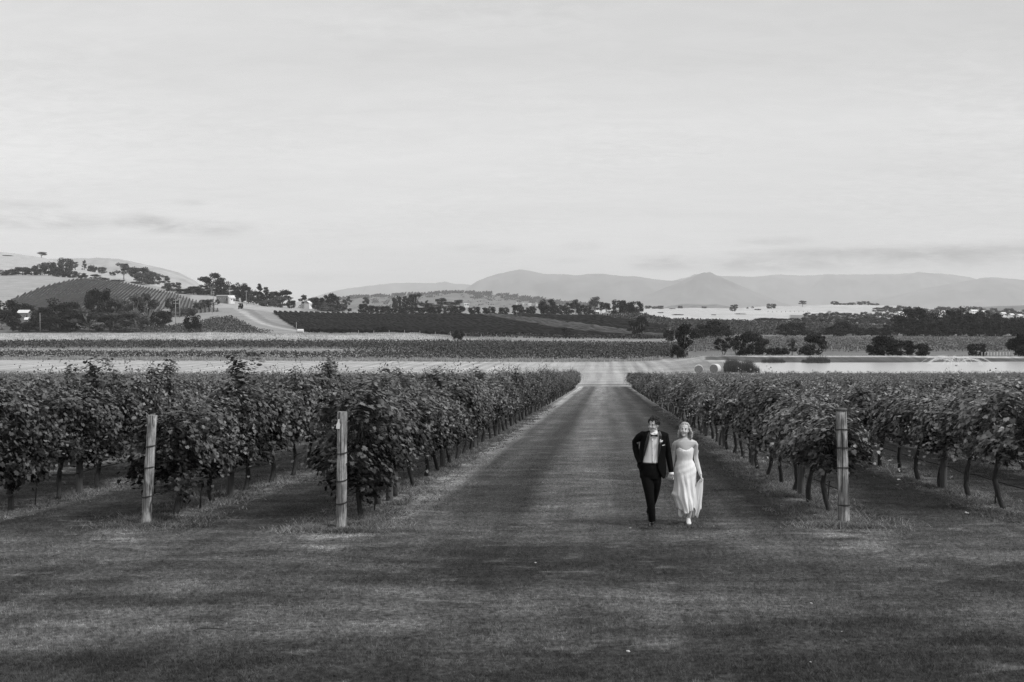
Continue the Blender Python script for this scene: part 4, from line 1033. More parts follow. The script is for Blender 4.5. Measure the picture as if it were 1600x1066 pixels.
for px, top, w_, d, k, tn, lab in [
  (809, 477, 17, 745, 'round', 0, 'dark round tree first right of the ball-shaped line'), (830, 479, 14, 760, 'round', 0, 'small dark tree left of the large centre crown'), (822, 484, 18, 765, 'round', 0, 'low dark tree filling the gap left of centre'), (856, 469, 26, 770, 'round', 0, 'largest dark round crown at the centre of the belt'),
  (860, 483, 16, 745, 'round', 0, 'dark bush in front of the largest centre crown'), (872, 477, 18, 770, 'round', 0, 'dark tree adjoining the large centre crown'), (889, 474, 18, 770, 'broad', 0, 'broad tree left of the second open gum'),
  (899, 469, 13, 790, 'gum', 1, 'small open gum rising behind the centre belt'), (907, 475, 15, 760, 'round', 0, 'dark round tree left of the pale farmhouse gums'), (918, 478, 14, 765, 'gum', 0, 'dark thin tree beside the farmhouse'),
  (930, 465, 20, 790, 'gum', 2, 'tallest pale gum over the farmhouse'), (939, 472, 14, 790, 'gum', 1, 'pale-trunked gum right of the tallest farmhouse gum'), (947, 474, 15, 780, 'gum', 0, 'dark-crowned gum at the right of the farmhouse'), (922, 483, 14, 765, 'broad', 0, 'low shrubbery beneath the farmhouse gums'),
  (967, 470, 20, 790, 'round', 0, 'left half of the big square dark tree clump'), (978, 471, 20, 795, 'round', 0, 'middle of the big square dark tree clump'), (993, 472, 22, 780, 'round', 0, 'right half of the big square dark tree clump')]:
    tree(px, top, w_, d, k, tn, lab, G)
G = 'lone bushes and small trees in the valley fields'
for px, top, w_, d, k, tn, lab in [
  (716, 516, 16, 425, 'round', 0, 'dark lone bush at the end of the pale grass bank'), (884, 513, 16, 468, 'cypress', 0, 'conical lone bush in front of the dark hedge line'),
  (992, 502, 26, 474, 'open', 0, 'leaning open-crowned tree in the middle valley'), (1003, 495, 22, 474, 'open', 0, 'right-hand spray of the leaning valley tree'), (551, 516, 10, 462, 'bush', 0, 'small dark bush at the foot of the vineyard slope'), (594, 511, 22, 470, 'bush', 0, 'low scrub inside the dark slope vineyard')]:
    tree(px, top, w_, d, k, tn, lab, G)
G = 'trees behind the dam bank'
for px, top, w_, d, k, tn, lab in [
  (1068, 508, 30, 264, 'open', 0, 'tall dark drooping tree left of the dam bank'), (1062, 516, 20, 268, 'broad', 0, 'dense foliage leaning against the drooping tree'), (1060, 541, 22, 258, 'bush', 0, 'low scrub at the foot of the drooping tree'),
  (1045, 517, 16, 425, 'round', 0, 'dark bush far behind the drooping tree, left side'), (1090, 514, 26, 425, 'round', 0, 'dark thicket behind the drooping tree, right side'),
  (1112, 502, 40, 440, 'broad', 0, 'large dark thicket above the posted vineyard row'), (1128, 505, 30, 445, 'broad', 0, 'right crown of the large dark thicket'),
  (1131, 530, 26, 262, 'open', 0, 'thin-stemmed dark tree first behind the dam'), (1152, 523, 30, 266, 'open', 0, 'thin-stemmed dark tree second behind the dam'), (1176, 520, 30, 300, 'broad', 0, 'dark spreading tree beyond the thin-stemmed pair'),
  (1166, 543, 22, 256, 'bush', 0, 'dark bush on the bank between the thin-stemmed trees and the lawn'), (1192, 530, 26, 300, 'broad', 0, 'dark shrub mass further along the dam'),
  (1205, 545, 16, 256, 'bush', 0, 'small bush on the dam bank'), (1222, 544, 22, 256, 'bush', 0, 'flat dark bush on the dam bank'), (1238, 530, 16, 262, 'open', 1, 'spindly sparse tree left of the leaning tree'),
  (1272, 522, 30, 258, 'broad', 0, 'tree with swept crown leaning right behind the far reeds'), (1262, 538, 24, 256, 'broad', 0, 'lower skirt of the swept-crown tree'), (1285, 526, 12, 262, 'gum', 0, 'thin stems at the right of the swept-crown tree'),
  (1382, 526, 34, 256, 'round', 0, 'tall left part of the long dark thicket by the water'), (1366, 540, 20, 256, 'round', 0, 'left skirt of the long dark thicket'), (1408, 533, 34, 256, 'round', 0, 'middle part of the long dark thicket by the water'), (1436, 538, 32, 256, 'round', 0, 'sloping right end of the long dark thicket'),
  (1527, 538, 25, 254, 'round', 0, 'isolated dark bush right of the fountain'), (1594, 530, 36, 252, 'round', 0, 'dark round thicket at the right edge behind the water'), (1594, 523, 12, 254, 'round', 0, 'top knot of the thicket at the right edge')]:
    tree(px, top, w_, d, k, tn, lab, G)
# dark belt at right
rb = random.Random(3); G = 'dark tree belt behind the pale vineyard at right'
belt = [(1228, 508, 28), (1243, 505, 28), (1262, 515, 20), (1290, 513, 24), (1303, 508, 26), (1318, 504, 26), (1333, 508, 26), (1347, 513, 24), (1362, 512, 24), (1378, 513, 24), (1392, 504, 24), (1403, 494, 26), (1418, 485, 30), (1432, 483, 28), (1446, 489, 28), (1461, 490, 26), (1474, 488, 28), (1488, 486, 26), (1501, 482, 34), (1516, 491, 26), (1530, 490, 28), (1544, 488, 34), (1558, 492, 26), (1571, 498, 26), (1585, 497, 30), (1601, 497, 30), (1618, 494, 30), (1640, 497, 34)]
for i_, (px, top, w_) in enumerate(belt):
    tree(px, top, w_, 530 + (i_ % 4) * 9, ('broad', 'round', 'broad', 'gum')[i_ % 4] if i_ not in (12, 18) else 'broad', 0, f'{ordw(i_ + 1)} big dark tree from the left in the belt beyond the pale vineyard', G)
for i_, px in enumerate(range(1412, 1640, 17)):
    tree(px, 500 + rb.uniform(-6, 4), 26, 522, 'broad', 0, f'{ordw(i_ + 1)} low dark tree from the left along the foot of the right-hand belt', 'low front trees of the right-hand belt')
G = 'grey-green trees in front of the bright paddocks'
k_ = 0
for px in list(range(1262, 1395, 11)):
    k_ += 1; tree(px, 488 + rb.uniform(-3, 3), 15, 980 + rb.uniform(-30, 30), rb.choice(['gum', 'broad']), 1, f'{ordw(k_)} upper grey tree from the left below the bright paddocks', G)
k_ = 0
for px in list(range(1225, 1400, 13)):
    k_ += 1; tree(px, 496 + rb.uniform(-3, 3), 17, 870 + rb.uniform(-15, 15), rb.choice(['broad', 'round']), 1 if k_ % 3 else 0, f'{ordw(k_)} lower grey tree from the left below the bright paddocks', 'second row of trees below the bright paddocks')
k_ = 0
for px in list(range(1372, 1620, 12)):
    k_ += 1; tree(px, np.interp(px, [1372, 1400, 1450, 1500, 1600], [479, 480, 483, 482, 486]) + rb.uniform(-3, 2), 15, 1250 + rb.uniform(-50, 90), rb.choice(['gum', 'broad', 'round']), 1, f'{ordw(k_)} skyline tree from the left above the dark right-hand belt', 'skyline trees at right')
for px, top, w_, d, k, tn, lab in [
  (1254, 470, 12, 1600, 'gum', 1, 'lone pale tree on the bright paddock crest'), (1205, 475, 13, 1500, 'round', 1, 'round tree at the left of the bright crest'), (1148, 476, 12, 1350, 'gum', 1, 'double-headed tree in the bright paddock'), (1145, 480, 9, 1350, 'round', 1, 'lower half of the double-headed tree'),
  (1184, 483, 9, 1380, 'round', 0, 'small dark ball bush in the bright paddock'), (1155, 490, 17, 1150, 'broad', 1, 'umbrella-shaped tree low in the bright paddock'), (1115, 493, 7, 1050, 'round', 1, 'small tree standing at the top edge of the dark vineyard'), (1190, 497, 22, 880, 'bush', 0, 'dark scrub below the umbrella tree'),
  (1210, 498, 22, 870, 'bush', 0, 'dark scrub at the right of the umbrella tree'), (1130, 500, 16, 840, 'bush', 0, 'small scrub on the vineyard top edge'), (1205, 497, 40, 900, 'bush', 0, 'hedge-like clump near the striped paddock fence'),
  (1063, 478, 7, 1650, 'round', 1, 'tiny tree right on the far paddock rim'), (1100, 479, 7, 1650, 'round', 1, 'tiny tree midway along the far paddock rim'), (1013, 478, 10, 1550, 'round', 1, 'first small tree right of the square dark clump'), (1023, 479, 10, 1550, 'round', 1, 'second small tree right of the square dark clump'), (1032, 478, 9, 1550, 'round', 1, 'third small tree right of the square dark clump'), (1050, 482, 10, 1550, 'bush', 1, 'low bush on the far paddock rim'), (1032, 488, 9, 1100, 'round', 2, 'pale bush pair in the paddock by the vineyard corner'), (1060, 491, 16, 1020, 'bush', 1, 'long low bush in the bright paddock left part'),
  (1168, 480, 4, 1600, 'cypress', 0, 'first tiny conifer on the right-hand rim'), (1176, 479, 4, 1600, 'cypress', 0, 'second tiny conifer on the right-hand rim')]:
    tree(px, top, w_, d, k, tn, lab, 'scattered trees on the far bright paddocks')
for i_, (px, top, w_) in enumerate([(1304, 471, 11), (1314, 474, 9), (1322, 474, 9), (1331, 473, 11), (1346, 471, 13), (1357, 471, 8), (1367, 474, 12)]):
    tree(px, top, w_, 1690, 'round' if i_ != 5 else 'cypress', 1, f'{ordw(i_ + 1)} small tree from the left on the bright hilltop', 'small trees on the bright hilltop')
# far wooded hill: one mass
nw = 1300; px = rng.uniform(470, 930, nw); pts = []
parts = []
base_v, base_f, base_a = (lambda q: q)(leaves(rng.normal(0, .28, (60, 3)) * (1, 1, .8) + (0, 0, .5), rng.normal(0, 1, (60, 3)), rng.normal(0, 1, (60, 3)), np.full(60, .42), rng.uniform(0, 1, 60), 'rhomb'))
for q in range(nw):
    D = rng.uniform(3000, 3560); D0 = 3600; depth = 600
    cx = [430, 520, 560, 600, 650, 700, 760, 800, 860, 930, 1000]; cy = [488, 468, 464, 463, 460, 457.5, 459, 463, 470, 478, 488]
    v = (D - D0) / 600; H = -slope_of(np.interp(px[q], cx, cy)) * D0 + 22
    z = -23 + H * max(math.cos(min(abs(v), 1) * math.pi / 2), 0) ** 1.4; X = px_x(px[q], D)
    s = rng.uniform(5, 11)
    parts.append((base_v * (s * 1.3, s * 1.3, s) + (X, D, z), base_f, base_a))
V, T, A = cat(parts)
link('far_woodland', mesh_np('far_woodland', V, T, A), M_tree[1], kind='stuff', label='hazy woodland scattered over the far low hill at centre', cat='woodland')

# ------------------------------------------------------------------ poles, fences, buildings
M_pole = mat('pole_timber', .38, .9, .3, 3); M_white = mat('white_paint', .78, .6, .06, 2); M_roofw = mat('pale_roof', .70, .5, .08, 2); M_roofd = mat('dull_roof', .26, .7, .15, 2)
M_wall = mat('shed_wall', .20, .8, .25, 3); M_dark = mat('dark_opening', .03, .6); M_glass = mat('window_glass', .06, .15, spec=.8)
def pole(px, top, base, d, label, arms=2, w_=.16):
    x = px_x(px, d); z = ray_z(base, d); h = ray_z(top, d) - z
    o = thing('utility_pole', label, 'pole', (x, d, z), group='utility poles')
    mb = MB(); mb.tube([(0, 0, -2), (0, 0, h)], [w_ * 1.2, w_ * .8], 8); link('pole', mb.mesh('pole', True), M_pole, parent=o)
    for a in range(arms):
        mb = MB(); mb.box((0, -.2, h - .6 - a * 1.6), (1.3, .08, .10)); c = link('crossarm', mb.mesh('crossarm'), M_pole, parent=o)
        mb = MB()
        for q in (-1.15, -.4, .4, 1.15): mb.tube([(q, -.2, h - .5 - a * 1.6), (q, -.2, h - .25 - a * 1.6)], [.06, .04], 6)
        link('insulator', mb.mesh('insulator'), M_white, parent=c)
    return o
pole(274.5, 468, 502, 545, 'tall pale pole at the left of the farm driveway'); pole(281, 466, 492, 600, 'pole just behind the tall driveway pole', 1)
pole(334, 455, 470, 745, 'pole left of the shed with double crossarms'); pole(331.5, 472, 494, 615, 'pole on the slope below the shed', 1); pole(359.5, 449, 471, 755, 'pole rising at the right end of the shed', 1)
pole(385, 454, 473, 740, 'right-hand pole near the farm track bend', 1); pole(62.5, 489, 520, 462, 'thin pole among the left grove trees', 0, .12); pole(463, 503, 519, 468, 'thin pole beside the small pale tank', 0, .10)

def house(px, base, d, w_, dep, hw, hr, label, roofm, wallm, rot=0, nwin=2, cat_='house', name='farm_house'):
    x = px_x(px, d); z = ray_z(base, d)
    o = thing(name, label, cat_, (x, d, z), (0, 0, rot))
    mb = MB(); mb.box((0, 0, hw / 2 - 1), (w_ / 2, dep / 2, hw / 2 + 1)); link('wall', mb.mesh('wall'), wallm, parent=o)
    ov = .35; mb = MB(); a, b_ = w_ / 2 + ov, dep / 2 + ov; th = .14
    vs = [(-a, -b_, hw), (a, -b_, hw), (a, 0, hw + hr), (-a, 0, hw + hr), (-a, b_, hw), (a, b_, hw)]; vs += [(p[0], p[1], p[2] + th) for p in vs]
    mb.add(vs, [(0, 1, 2, 3), (3, 2, 5, 4), (7, 6, 9, 8), (8, 9, 10, 11), (0, 6, 7, 1), (4, 5, 11, 10), (0, 3, 9, 6), (3, 4, 10, 9), (1, 7, 8, 2), (2, 8, 11, 5)])
    link('roof', mb.mesh('roof'), roofm, parent=o)
    for q in range(nwin):
        cx = -w_ / 2 + w_ * (q + .7) / (nwin + .6)
        mb = MB(); mb.box((cx, -dep / 2 - .02, hw * .55), (.6, .05, .5)); f_ = link('window', mb.mesh('window'), M_white, parent=o)
        mb = MB(); mb.box((cx, -dep / 2 - .075, hw * .55), (.5, .01, .42)); link('pane', mb.mesh('pane'), M_glass, parent=f_)
    mb = MB(); mb.box((w_ / 2 * .72, -dep / 2 - .03, 1.0), (.5, .05, 1.0)); link('door', mb.mesh('door'), M_dark, parent=o)
    return o
house(38.5, 499, 545, 5.6, 4.5, 3.4, 1.6, 'white-roofed farm house half hidden in the left grove', M_roofw, M_wall)
house(47, 507, 520, 4.4, 5, 2.4, 1.2, 'low pale-roofed outbuilding below the white-roofed house', M_roofw, M_wall, .3, 1)
house(20, 505, 520, 4, 4, 2.0, .8, 'small pale shed left of the farm outbuilding', M_roofw, M_wall, 0, 1, 'shed', 'farm_shed')
house(350, 470, 770, 9.5, 7, 3.4, .9, 'long low grey shed on the crest under the tall gum', M_roofd, M_wall, 0, 2, 'shed', 'farm_shed')
house(361.5, 471, 765, 4.2, 5, 2.6, 1.9, 'bright white gabled cottage at the right of the grey shed', M_roofw, M_white, .5, 1)
house(260, 491, 610, 3.6, 3, 2.2, .7, 'small white shed beside the pale feathery bush', M_roofd, M_white, 0, 1, 'shed', 'farm_shed')
house(481.5, 479.5, 850, 4.2, 5, 2.8, 2.2, 'little white gabled house on the crest left of centre', M_roofw, M_white, 1.2, 1)
house(952, 490.5, 800, 4.8, 4, 2.4, .8, 'small white house right of the farmhouse gums', M_roofw, M_white, 0, 1)
house(931, 491.5, 800, 3.6, 4, 2.0, 1.0, 'pale farmhouse gable under the tallest gum', M_roofw, M_wall, .4, 1)
house(729, 477.5, 1050, 5, 4, 1.4, .7, 'pale building behind the ball-shaped trees', M_roofw, M_white, 0, 2)
house(988, 493.5, 770, 5, 1.5, 1.2, .3, 'low white trailer on the crest below the square clump', M_roofw, M_white, 0, 1, 'trailer', 'farm_trailer')
for i_, (px, b_, d, w_) in enumerate([(1270, 551, 262, 3)]): pass
for px, b_, d, w_, lab in [(1521, 489, 1150, 8, 'largest white-roofed house above the dark right-hand belt'), (1473, 490, 1200, 6.5, 'pale hipped house left of the largest white roof'), (1537, 490, 1180, 4, 'tiny white house right of the largest white roof'), (1567, 493, 1120, 5, 'small white gabled house near the right edge'), (1580, 495, 1130, 4.5, 'long pale house second from the right edge'), (1593, 496, 1130, 4.5, 'pale house at the extreme right edge of the skyline'), (1408, 492, 1150, 8, 'pale shed in the gap between trees below the hilltop')]:
    house(px, b_, d, w_, 5, 1.9, 1.7, lab, M_roofw, M_white, .2, 2)
for px, b_, w_, lab in [(808, 475.5, 5, 'leftmost pale shed on the far low hill'), (818, 476, 4, 'second pale shed on the far low hill'), (828, 476.5, 8, 'third and widest pale shed on the far low hill'), (840, 477, 7, 'rightmost pale shed on the far low hill')]:
    house(px, b_, 2600, w_, 5, 2.6, 1, lab, M_roofw, M_white, 0, 2, 'shed', 'far_shed')
# pale tank beside the thin pole
x = px_x(469.5, 466); o = thing('water_tank', 'small pale box-like tank at the foot of the thin pole', 'tank', (x, 466, gzb1(x, 466)))
mb = MB(); mb.tube([(-1.4, 0, .9), (1.4, 0, .9)], [(.85, .85), (.85, .85)], 18); link('tank', mb.mesh('tank', False), M_roofw, parent=o)
mb = MB(); mb.box((-.9, 0, .1), (.12, .7, .2)); mb.box((.9, 0, .1), (.12, .7, .2)); link('cradle', mb.mesh('cradle'), M_wall, parent=o)

def fence(name, label, pts, hgt, spacing, pr, mt, wires=3):
    o = thing(name, label, 'fence'); P = []
    for (a, b_) in zip(pts[:-1], pts[1:]):
        L = math.hypot(b_[0] - a[0], b_[1] - a[1]); n = max(int(L / spacing), 1)
        for q in range(n): P.append((a[0] + (b_[0] - a[0]) * q / n, a[1] + (b_[1] - a[1]) * q / n))
    P.append(pts[-1]); P = [(x, y, gzb1(x, y)) for x, y in P]
    mb = MB(); mb.tube([(0, 0, -.3), (0, 0, hgt)], [pr, pr * .9], 6); pm = mb.mesh('fence_post', True)
    for p_ in P[:290]: link('fence_post', pm, mt, parent=o, loc=p_)
    for w_ in range(wires):
        mb = MB(); mb.tube([(x, y, z + hgt * (.35 + .28 * w_)) for x, y, z in P], .012, 4); link('wire', mb.mesh('wire'), M_wire, parent=o)
    return o
fence('post_and_wire_fence', 'thin post and wire fence along the far edge of the hay field', [(px_x(p_, 253), 253) for p_ in (-60, 300, 700, 1030)], 1.25, 5.2, .06, M_pole)
fence('dam_fence', 'closely posted pale fence behind the bush right of the fountain', [(px_x(1535, 251), 251), (px_x(1578, 251), 251)], 1.2, .75, .06, M_white, 2)
fence('vineyard_posts', 'tall trellis posts along the dark front row of the dam vineyard', [(px_x(p_, 319), 319) for p_ in (1085, 1240, 1400)], 2.0, 3.9, .07, M_pole, 1)
fence('slope_fence', 'row of short pale posts along the foot of the slope vineyard', [(px_x(p_, 459), 459) for p_ in (560, 800)], 1.7, 7.0, .10, M_pole, 1)
fence('paddock_fence', 'faint line of posts crossing the bright far paddock', [(px_x(1200, 1250), 1250), (px_x(1262, 1250), 1250)], 1.6, 5.5, .22, M_dark, 0)

# ------------------------------------------------------------------ fountain
fx, fd = px_x(1495, 212), 212
o = thing('pond_fountain', 'low fountain spraying fan-shaped jets over the water', 'fountain', (fx, fd, WZ))
mb = MB(); mb.tube([(0, 0, -.3), (0, 0, .12)], [.35, .22], 12); link('float', mb.mesh('float', True), M_dark, parent=o)
fm = bpy.data.materials.new('water_spray'); fm.use_nodes = True; t = N(fm.node_tree); out = t.n('ShaderNodeOutputMaterial')
df = t.n('ShaderNodeBsdfDiffuse'); df.inputs[0].default_value = (.85, .85, .85, 1); tr = t.n('ShaderNodeBsdfTransparent'); mx = t.n('ShaderNodeMixShader', i_0=.3); t.set(mx.inputs[1], tr.outputs[0]); t.set(mx.inputs[2], df.outputs[0]); t.set(out.inputs[0], mx.outputs[0])
r = random.Random(4)
for q in range(30):
    az = 2 * math.pi * q / 30 + r.uniform(-.06, .06); v0 = r.uniform(7.6, 8.8); el_ = math.radians(r.uniform(38, 47)); mb = MB(); vx, vz = v0 * math.cos(el_), v0 * math.sin(el_); T_end = vz / 4.9
    mb.tube([(vx * tt * math.cos(az), vx * tt * math.sin(az), .08 + vz * tt - 4.9 * tt * tt) for tt in np.linspace(0, T_end * .93, 16)], [.015 + .003 * j for j in range(16)], 5)
    for j in range(40):
        tt = r.uniform(.35, 1) * T_end; rr_ = vx * tt * r.uniform(.9, 1.08); aa = az + r.gauss(0, .05)
        mb.ball((rr_ * math.cos(aa), rr_ * math.sin(aa), max(.03, .08 + vz * tt - 4.9 * tt * tt + r.gauss(0, .12))), .04, 5, 3)
    link('water_jet', mb.mesh('water_jet'), fm, parent=o, kind='stuff')

# ------------------------------------------------------------------ litter on the lawn
def on_lawn(px, py):
    d = 2.54 / (float(slope_of(py)) - .0572); return px_x(px, d), d
mb = MB(); r = random.Random(2)
pts = [(-.15 + .32 * i_ / 9, .01 * math.sin(i_), .02 + .028 * math.sin(i_ / 9 * math.pi) + .004 * r.random()) for i_ in range(10)]
mb.tube(pts, [.003 + .003 * math.sin(i_ / 9 * math.pi) for i_ in range(10)], 6); mb.tube([pts[4], (-.02, .03, .08)], [.003, .0015], 4); mb.tube([pts[7], (.12, .05, .02)], [.003, .0015], 4)
x, y = on_lawn(322, 991); link('fallen_twig', mb.mesh('fallen_twig', True), M_wire, label='dark bare twig lying on the lawn at lower left', cat='twig', loc=(x, y, gz1(x, y) + .01))
M_petal = mat('pale_fleck', .42, .7)
for px, py, s, lab in [(983, 1023, .020, 'largest white pebble, near the bottom centre of the lawn'), (1271, 947, .016, 'flat pale leaf on the lawn below the right post'), (1271, 1040, .010, 'white fleck near the bottom right of the lawn'), (837, 883, .014, 'flat pale scrap on the lane left of the couple'), (986, 828, .018, 'pale petal at the left of the groom'), (1117, 825, .012, 'pale petal at the right of the bride'), (848, 756, .02, 'small pale scrap on the lane beyond the couple'), (1276, 808, .03, 'white leaf at the foot of the right row end'), (1514, 804, .035, 'white scrap in the grass between the right rows'), (1223, 793, .02, 'pale speck by the right row edge'), (1320, 992, .009, 'faint white fleck on the lower right lawn')]:
    x, y = on_lawn(px, py); mb = MB(); rr_ = random.Random(px)
    mb.ball((0, 0, 0), (s * 1.2, s, s * .45), 9, 6)
    for k in range(len(mb.v)): mb.v[k] = tuple(c * rr_.uniform(.8, 1.2) for c in mb.v[k])
    link('lawn_fleck', mb.mesh('lawn_fleck', True), M_petal, label=lab, cat='fleck', loc=(x, y, gz1(x, y) + .03), rot=(.15, .1, rr_.uniform(0, 3)), group='pale flecks on the lawn')
# ------------------------------------------------------------------ the couple
M_skin = mat('skin', .46, .5, .05, 20, spec=.35); M_skinf = mat('fair_skin', .54, .5, .04, 20, spec=.35)
M_suit = mat('black_wool', .007, .9, .3, 30, .002, 60, spec=.06); M_satin = mat('black_satin', .016, .35, spec=.5)
M_shirt = mat('white_shirt', .80, .75, .03, 10, .006, 14, (1.6, 1, .6)); M_shoe = mat('black_leather', .012, .2, spec=.6)
M_hair = mat('dark_curly_hair', .018, .6, .4, 60, .004, 120); M_blond = mat('blond_hair', .36, .5, .35, 30, .006, 60, (3, 3, .5))
M_dress = mat('ivory_silk', .84, .5, .03, 6, .022, 7, (1.2, 1, .35), spec=.35); M_glove = mat('sheer_glove', .68, .6, .06, 30)
M_eye = mat('eye_dark', .07, .2, spec=.6); M_lip = mat('lips', .24, .5); M_teeth = mat('teeth', .8, .3); M_brow = mat('eyebrow', .05, .8); M_heel = mat('white_shoe', .75, .35)

def remesh(name, mb, voxel, smooth=4, mt=None, parent=None, disp=None):
    me = mb.mesh('tmp'); ob = bpy.data.objects.new('tmp', me); COL.objects.link(ob)
    m = ob.modifiers.new('r', 'REMESH'); m.mode = 'VOXEL'; m.voxel_size = voxel; m.use_smooth_shade = True
    if smooth: s = ob.modifiers.new('s', 'SMOOTH'); s.iterations = smooth; s.factor = .5
    dg = bpy.context.evaluated_depsgraph_get(); ev = ob.evaluated_get(dg)
    out_ = bpy.data.meshes.new_from_object(ev); out_.name = name
    bpy.data.objects.remove(ob); bpy.data.meshes.remove(me)
    out_.polygons.foreach_set('use_smooth', np.ones(len(out_.polygons), bool))
    return link(name, out_, mt, parent=parent)
def rings(mb, R, seg=28, p=2.0):
    """closed body from horizontal rings (cx, cy, cz, rx, ry)"""
    vs = []; fs = []; m = len(R)
    for (cx, cy, cz, rx, ry) in R:
        for k in range(seg):
            a = 2 * math.pi * k / seg; c, s = math.cos(a), math.sin(a)
            vs.append((cx + rx * math.copysign(abs(c) ** (2 / p), c), cy + ry * math.copysign(abs(s) ** (2 / p), s), cz))
    for i in range(m - 1):
        for k in range(seg):
            k2 = (k + 1) % seg; fs.append((i * seg + k, (i + 1) * seg + k, (i + 1) * seg + k2, i * seg + k2))
    fs.append(tuple(range(seg))); fs.append(tuple((m - 1) * seg + k for k in range(seg))[::-1])
    return mb.add(vs, fs)
def shift(sub, M):
    sub.v = [tuple(M @ Vector(v)) for v in sub.v]; return sub
def merge(a, b): return a.add(b.v, b.f)
def head_mb(fem=False):
    h = MB(); f = .93 if fem else 1.0
    h.ball((0, .015, .032), (.073 * f, .092, .084), 20, 14); h.ball((0, -.020, -.018), (.061 * f, .070, .084), 20, 14)
    h.ball((0, -.036, -.076 if not fem else -.072), ((.045, .048, .038) if not fem else (.036, .045, .036)), 16, 10); h.ball((0, -.066, -.098), (.020 * f, .020, .016), 12, 8)
    h.tube([(0, -.082, .012), (0, -.098, -.012), (0, -.108, -.030), (0, -.092, -.040)], [.007, .009, .012, .008], 10)
    for s in (-1, 1):
        h.ball((s * .070 * f, .012, -.012), (.009, .018, .029), 10, 8); h.ball((s * .028, -.080, .022), (.022, .010, .007), 10, 6); h.ball((s * .036 * f, -.066, -.034), (.021, .019, .019), 10, 8)
        h.ball((s * .011, -.098, -.033), (.008, .008, .006), 8, 6)
    return h
def face_parts(parent, M, fem=False):
    for s in (-1, 1):
        mb = MB(); mb.ball((s * .028, -.081, .004), (.0125, .008, .0055), 10, 6); link('eye', shift(mb, M).mesh('eye', True), M_eye, parent=parent)
        mb = MB(); mb.tube([(s * .013, -.089, .022), (s * .030, -.090, .027), (s * .046, -.078, .021)], [.003, .0034, .002], 6); link('eyebrow', shift(mb, M).mesh('eyebrow', True), M_brow if not fem else M_lip, parent=parent)
    mb = MB(); pts = [(.022 * t, -.0890 + .014 * t * t, -.060 + .006 * t * t) for t in np.linspace(-1, 1, 9)]
    mb.tube(pts, [(.002 + .0048 * (1 - abs(t))) for t in np.linspace(-1, 1, 9)], 8); lp = link('lips', shift(mb, M).mesh('lips', True), M_lip, parent=parent)
    mb = MB(); pts = [(.016 * t, -.0915 + .014 * t * t, -.0590 + .005 * t * t) for t in np.linspace(-1, 1, 7)]
    mb.tube(pts, [(.001 + .0033 * (1 - abs(t) ** 2)) for t in np.linspace(-1, 1, 7)], 6); link('teeth', shift(mb, M).mesh('teeth', True), M_teeth, parent=parent)
def hand(mb, wrist, d, nrm, curl=.6, thumb=1, sc=1.0, spread=.1):
    """palm and five fingers; d: pointing direction, nrm: palm side"""
    d = Vector(d).normalized(); nrm = Vector(nrm); nrm = (nrm - d * nrm.dot(d)).normalized(); sd = d.cross(nrm)
    Wp = Vector(wrist)
    for o in (-.028, -.010, .010, .028):
        mb.tube([Wp + sd * o * .5 * sc, Wp + d * .045 * sc + sd * o * sc, Wp + d * .085 * sc + sd * o * 1.1 * sc], [.017 * sc, .016 * sc, .0125 * sc], 8)
    L = [.070, .080, .074, .058]
    for q, o in enumerate((.030, .010, -.011, -.030)):
        p0 = Wp + d * .078 * sc + sd * o * 1.1 * sc; pts = [p0]; a = curl * .5; seg_ = L[q] * sc
        for frac in (.45, .30, .25):
            dd = (d * math.cos(a) + nrm * math.sin(a) + sd * o * spread * 12).normalized(); pts.append(pts[-1] + dd * seg_ * frac); a += curl
        mb.tube(pts, [.0098 * sc, .0092 * sc, .0085 * sc, .0070 * sc], 8)
    p0 = Wp + d * .025 * sc + sd * .030 * thumb * sc
    pts = [p0, p0 + (d * .6 + sd * .75 * thumb + nrm * .3) * .032 * sc, p0 + (d * 1.0 + sd * .7 * thumb + nrm * .7) * .058 * sc, p0 + (d * 1.2 + sd * .5 * thumb + nrm * 1.1) * .075 * sc]
    mb.tube(pts, [.015 * sc, .012 * sc, .0105 * sc, .008 * sc], 8)
def shoe_mb(toe, heel, z0, w_, heelh=.0, lift=0.0):
    toe = Vector(toe); heel = Vector(heel); v = toe - heel; mb = MB(); pts = []; rad = []
    for t, ww, hh in ((0, .55, .9), (.08, .8, 1.1), (.3, .85, 1.25), (.5, .85, 1.0), (.7, 1.0, .72), (.88, .85, .55), (1, .35, .35)):
        p_ = heel + v * t; rz = .036 * hh
        pts.append((p_.x, p_.y, p_.z + rz)); rad.append((w_ * ww, rz))
    mb.tube(pts, rad, 14, up=(0, 0, 1)); return mb

# ---- groom
KG = 16.2 / F / 5.613
def Gp(zx, zy, y=0.0): return Vector(((zx - 269) * KG, y, (1027 - zy) * KG))
gx_, gd = px_x(1018, 16.2), 16.2
groom = thing('person', 'smiling dark-haired man in black tuxedo with bow tie and white buttonhole flower', 'person', (gx_, gd, gz1(gx_, gd)))
HM = Matrix.Translation(Gp(289, 136, -.02)) @ Matrix.Rotation(math.radians(-36), 4, 'Z') @ Matrix.Rotation(math.radians(4), 4, 'Y')
B = MB(); merge(B, shift(head_mb(), HM))
def R_(f, zy, xl, xr, ry, y=0.0):
    a = f(xl, zy, y); b_ = f(xr, zy, y); return ((a.x + b_.x) / 2, y, a.z, (b_.x - a.x) / 2, ry)
B.tube([Gp(293, 165, .015), Gp(294, 190, .02), Gp(293, 215, .02)], [(.056, .06), (.056, .06), (.065, .065)], 16)
rings(B, [R_(Gp, 205, 255, 332, .06), R_(Gp, 218, 205, 382, .08), R_(Gp, 260, 192, 392, .10), R_(Gp, 350, 190, 378, .105), R_(Gp, 460, 188, 345, .095), R_(Gp, 540, 182, 352, .10), R_(Gp, 590, 186, 352, .10)])
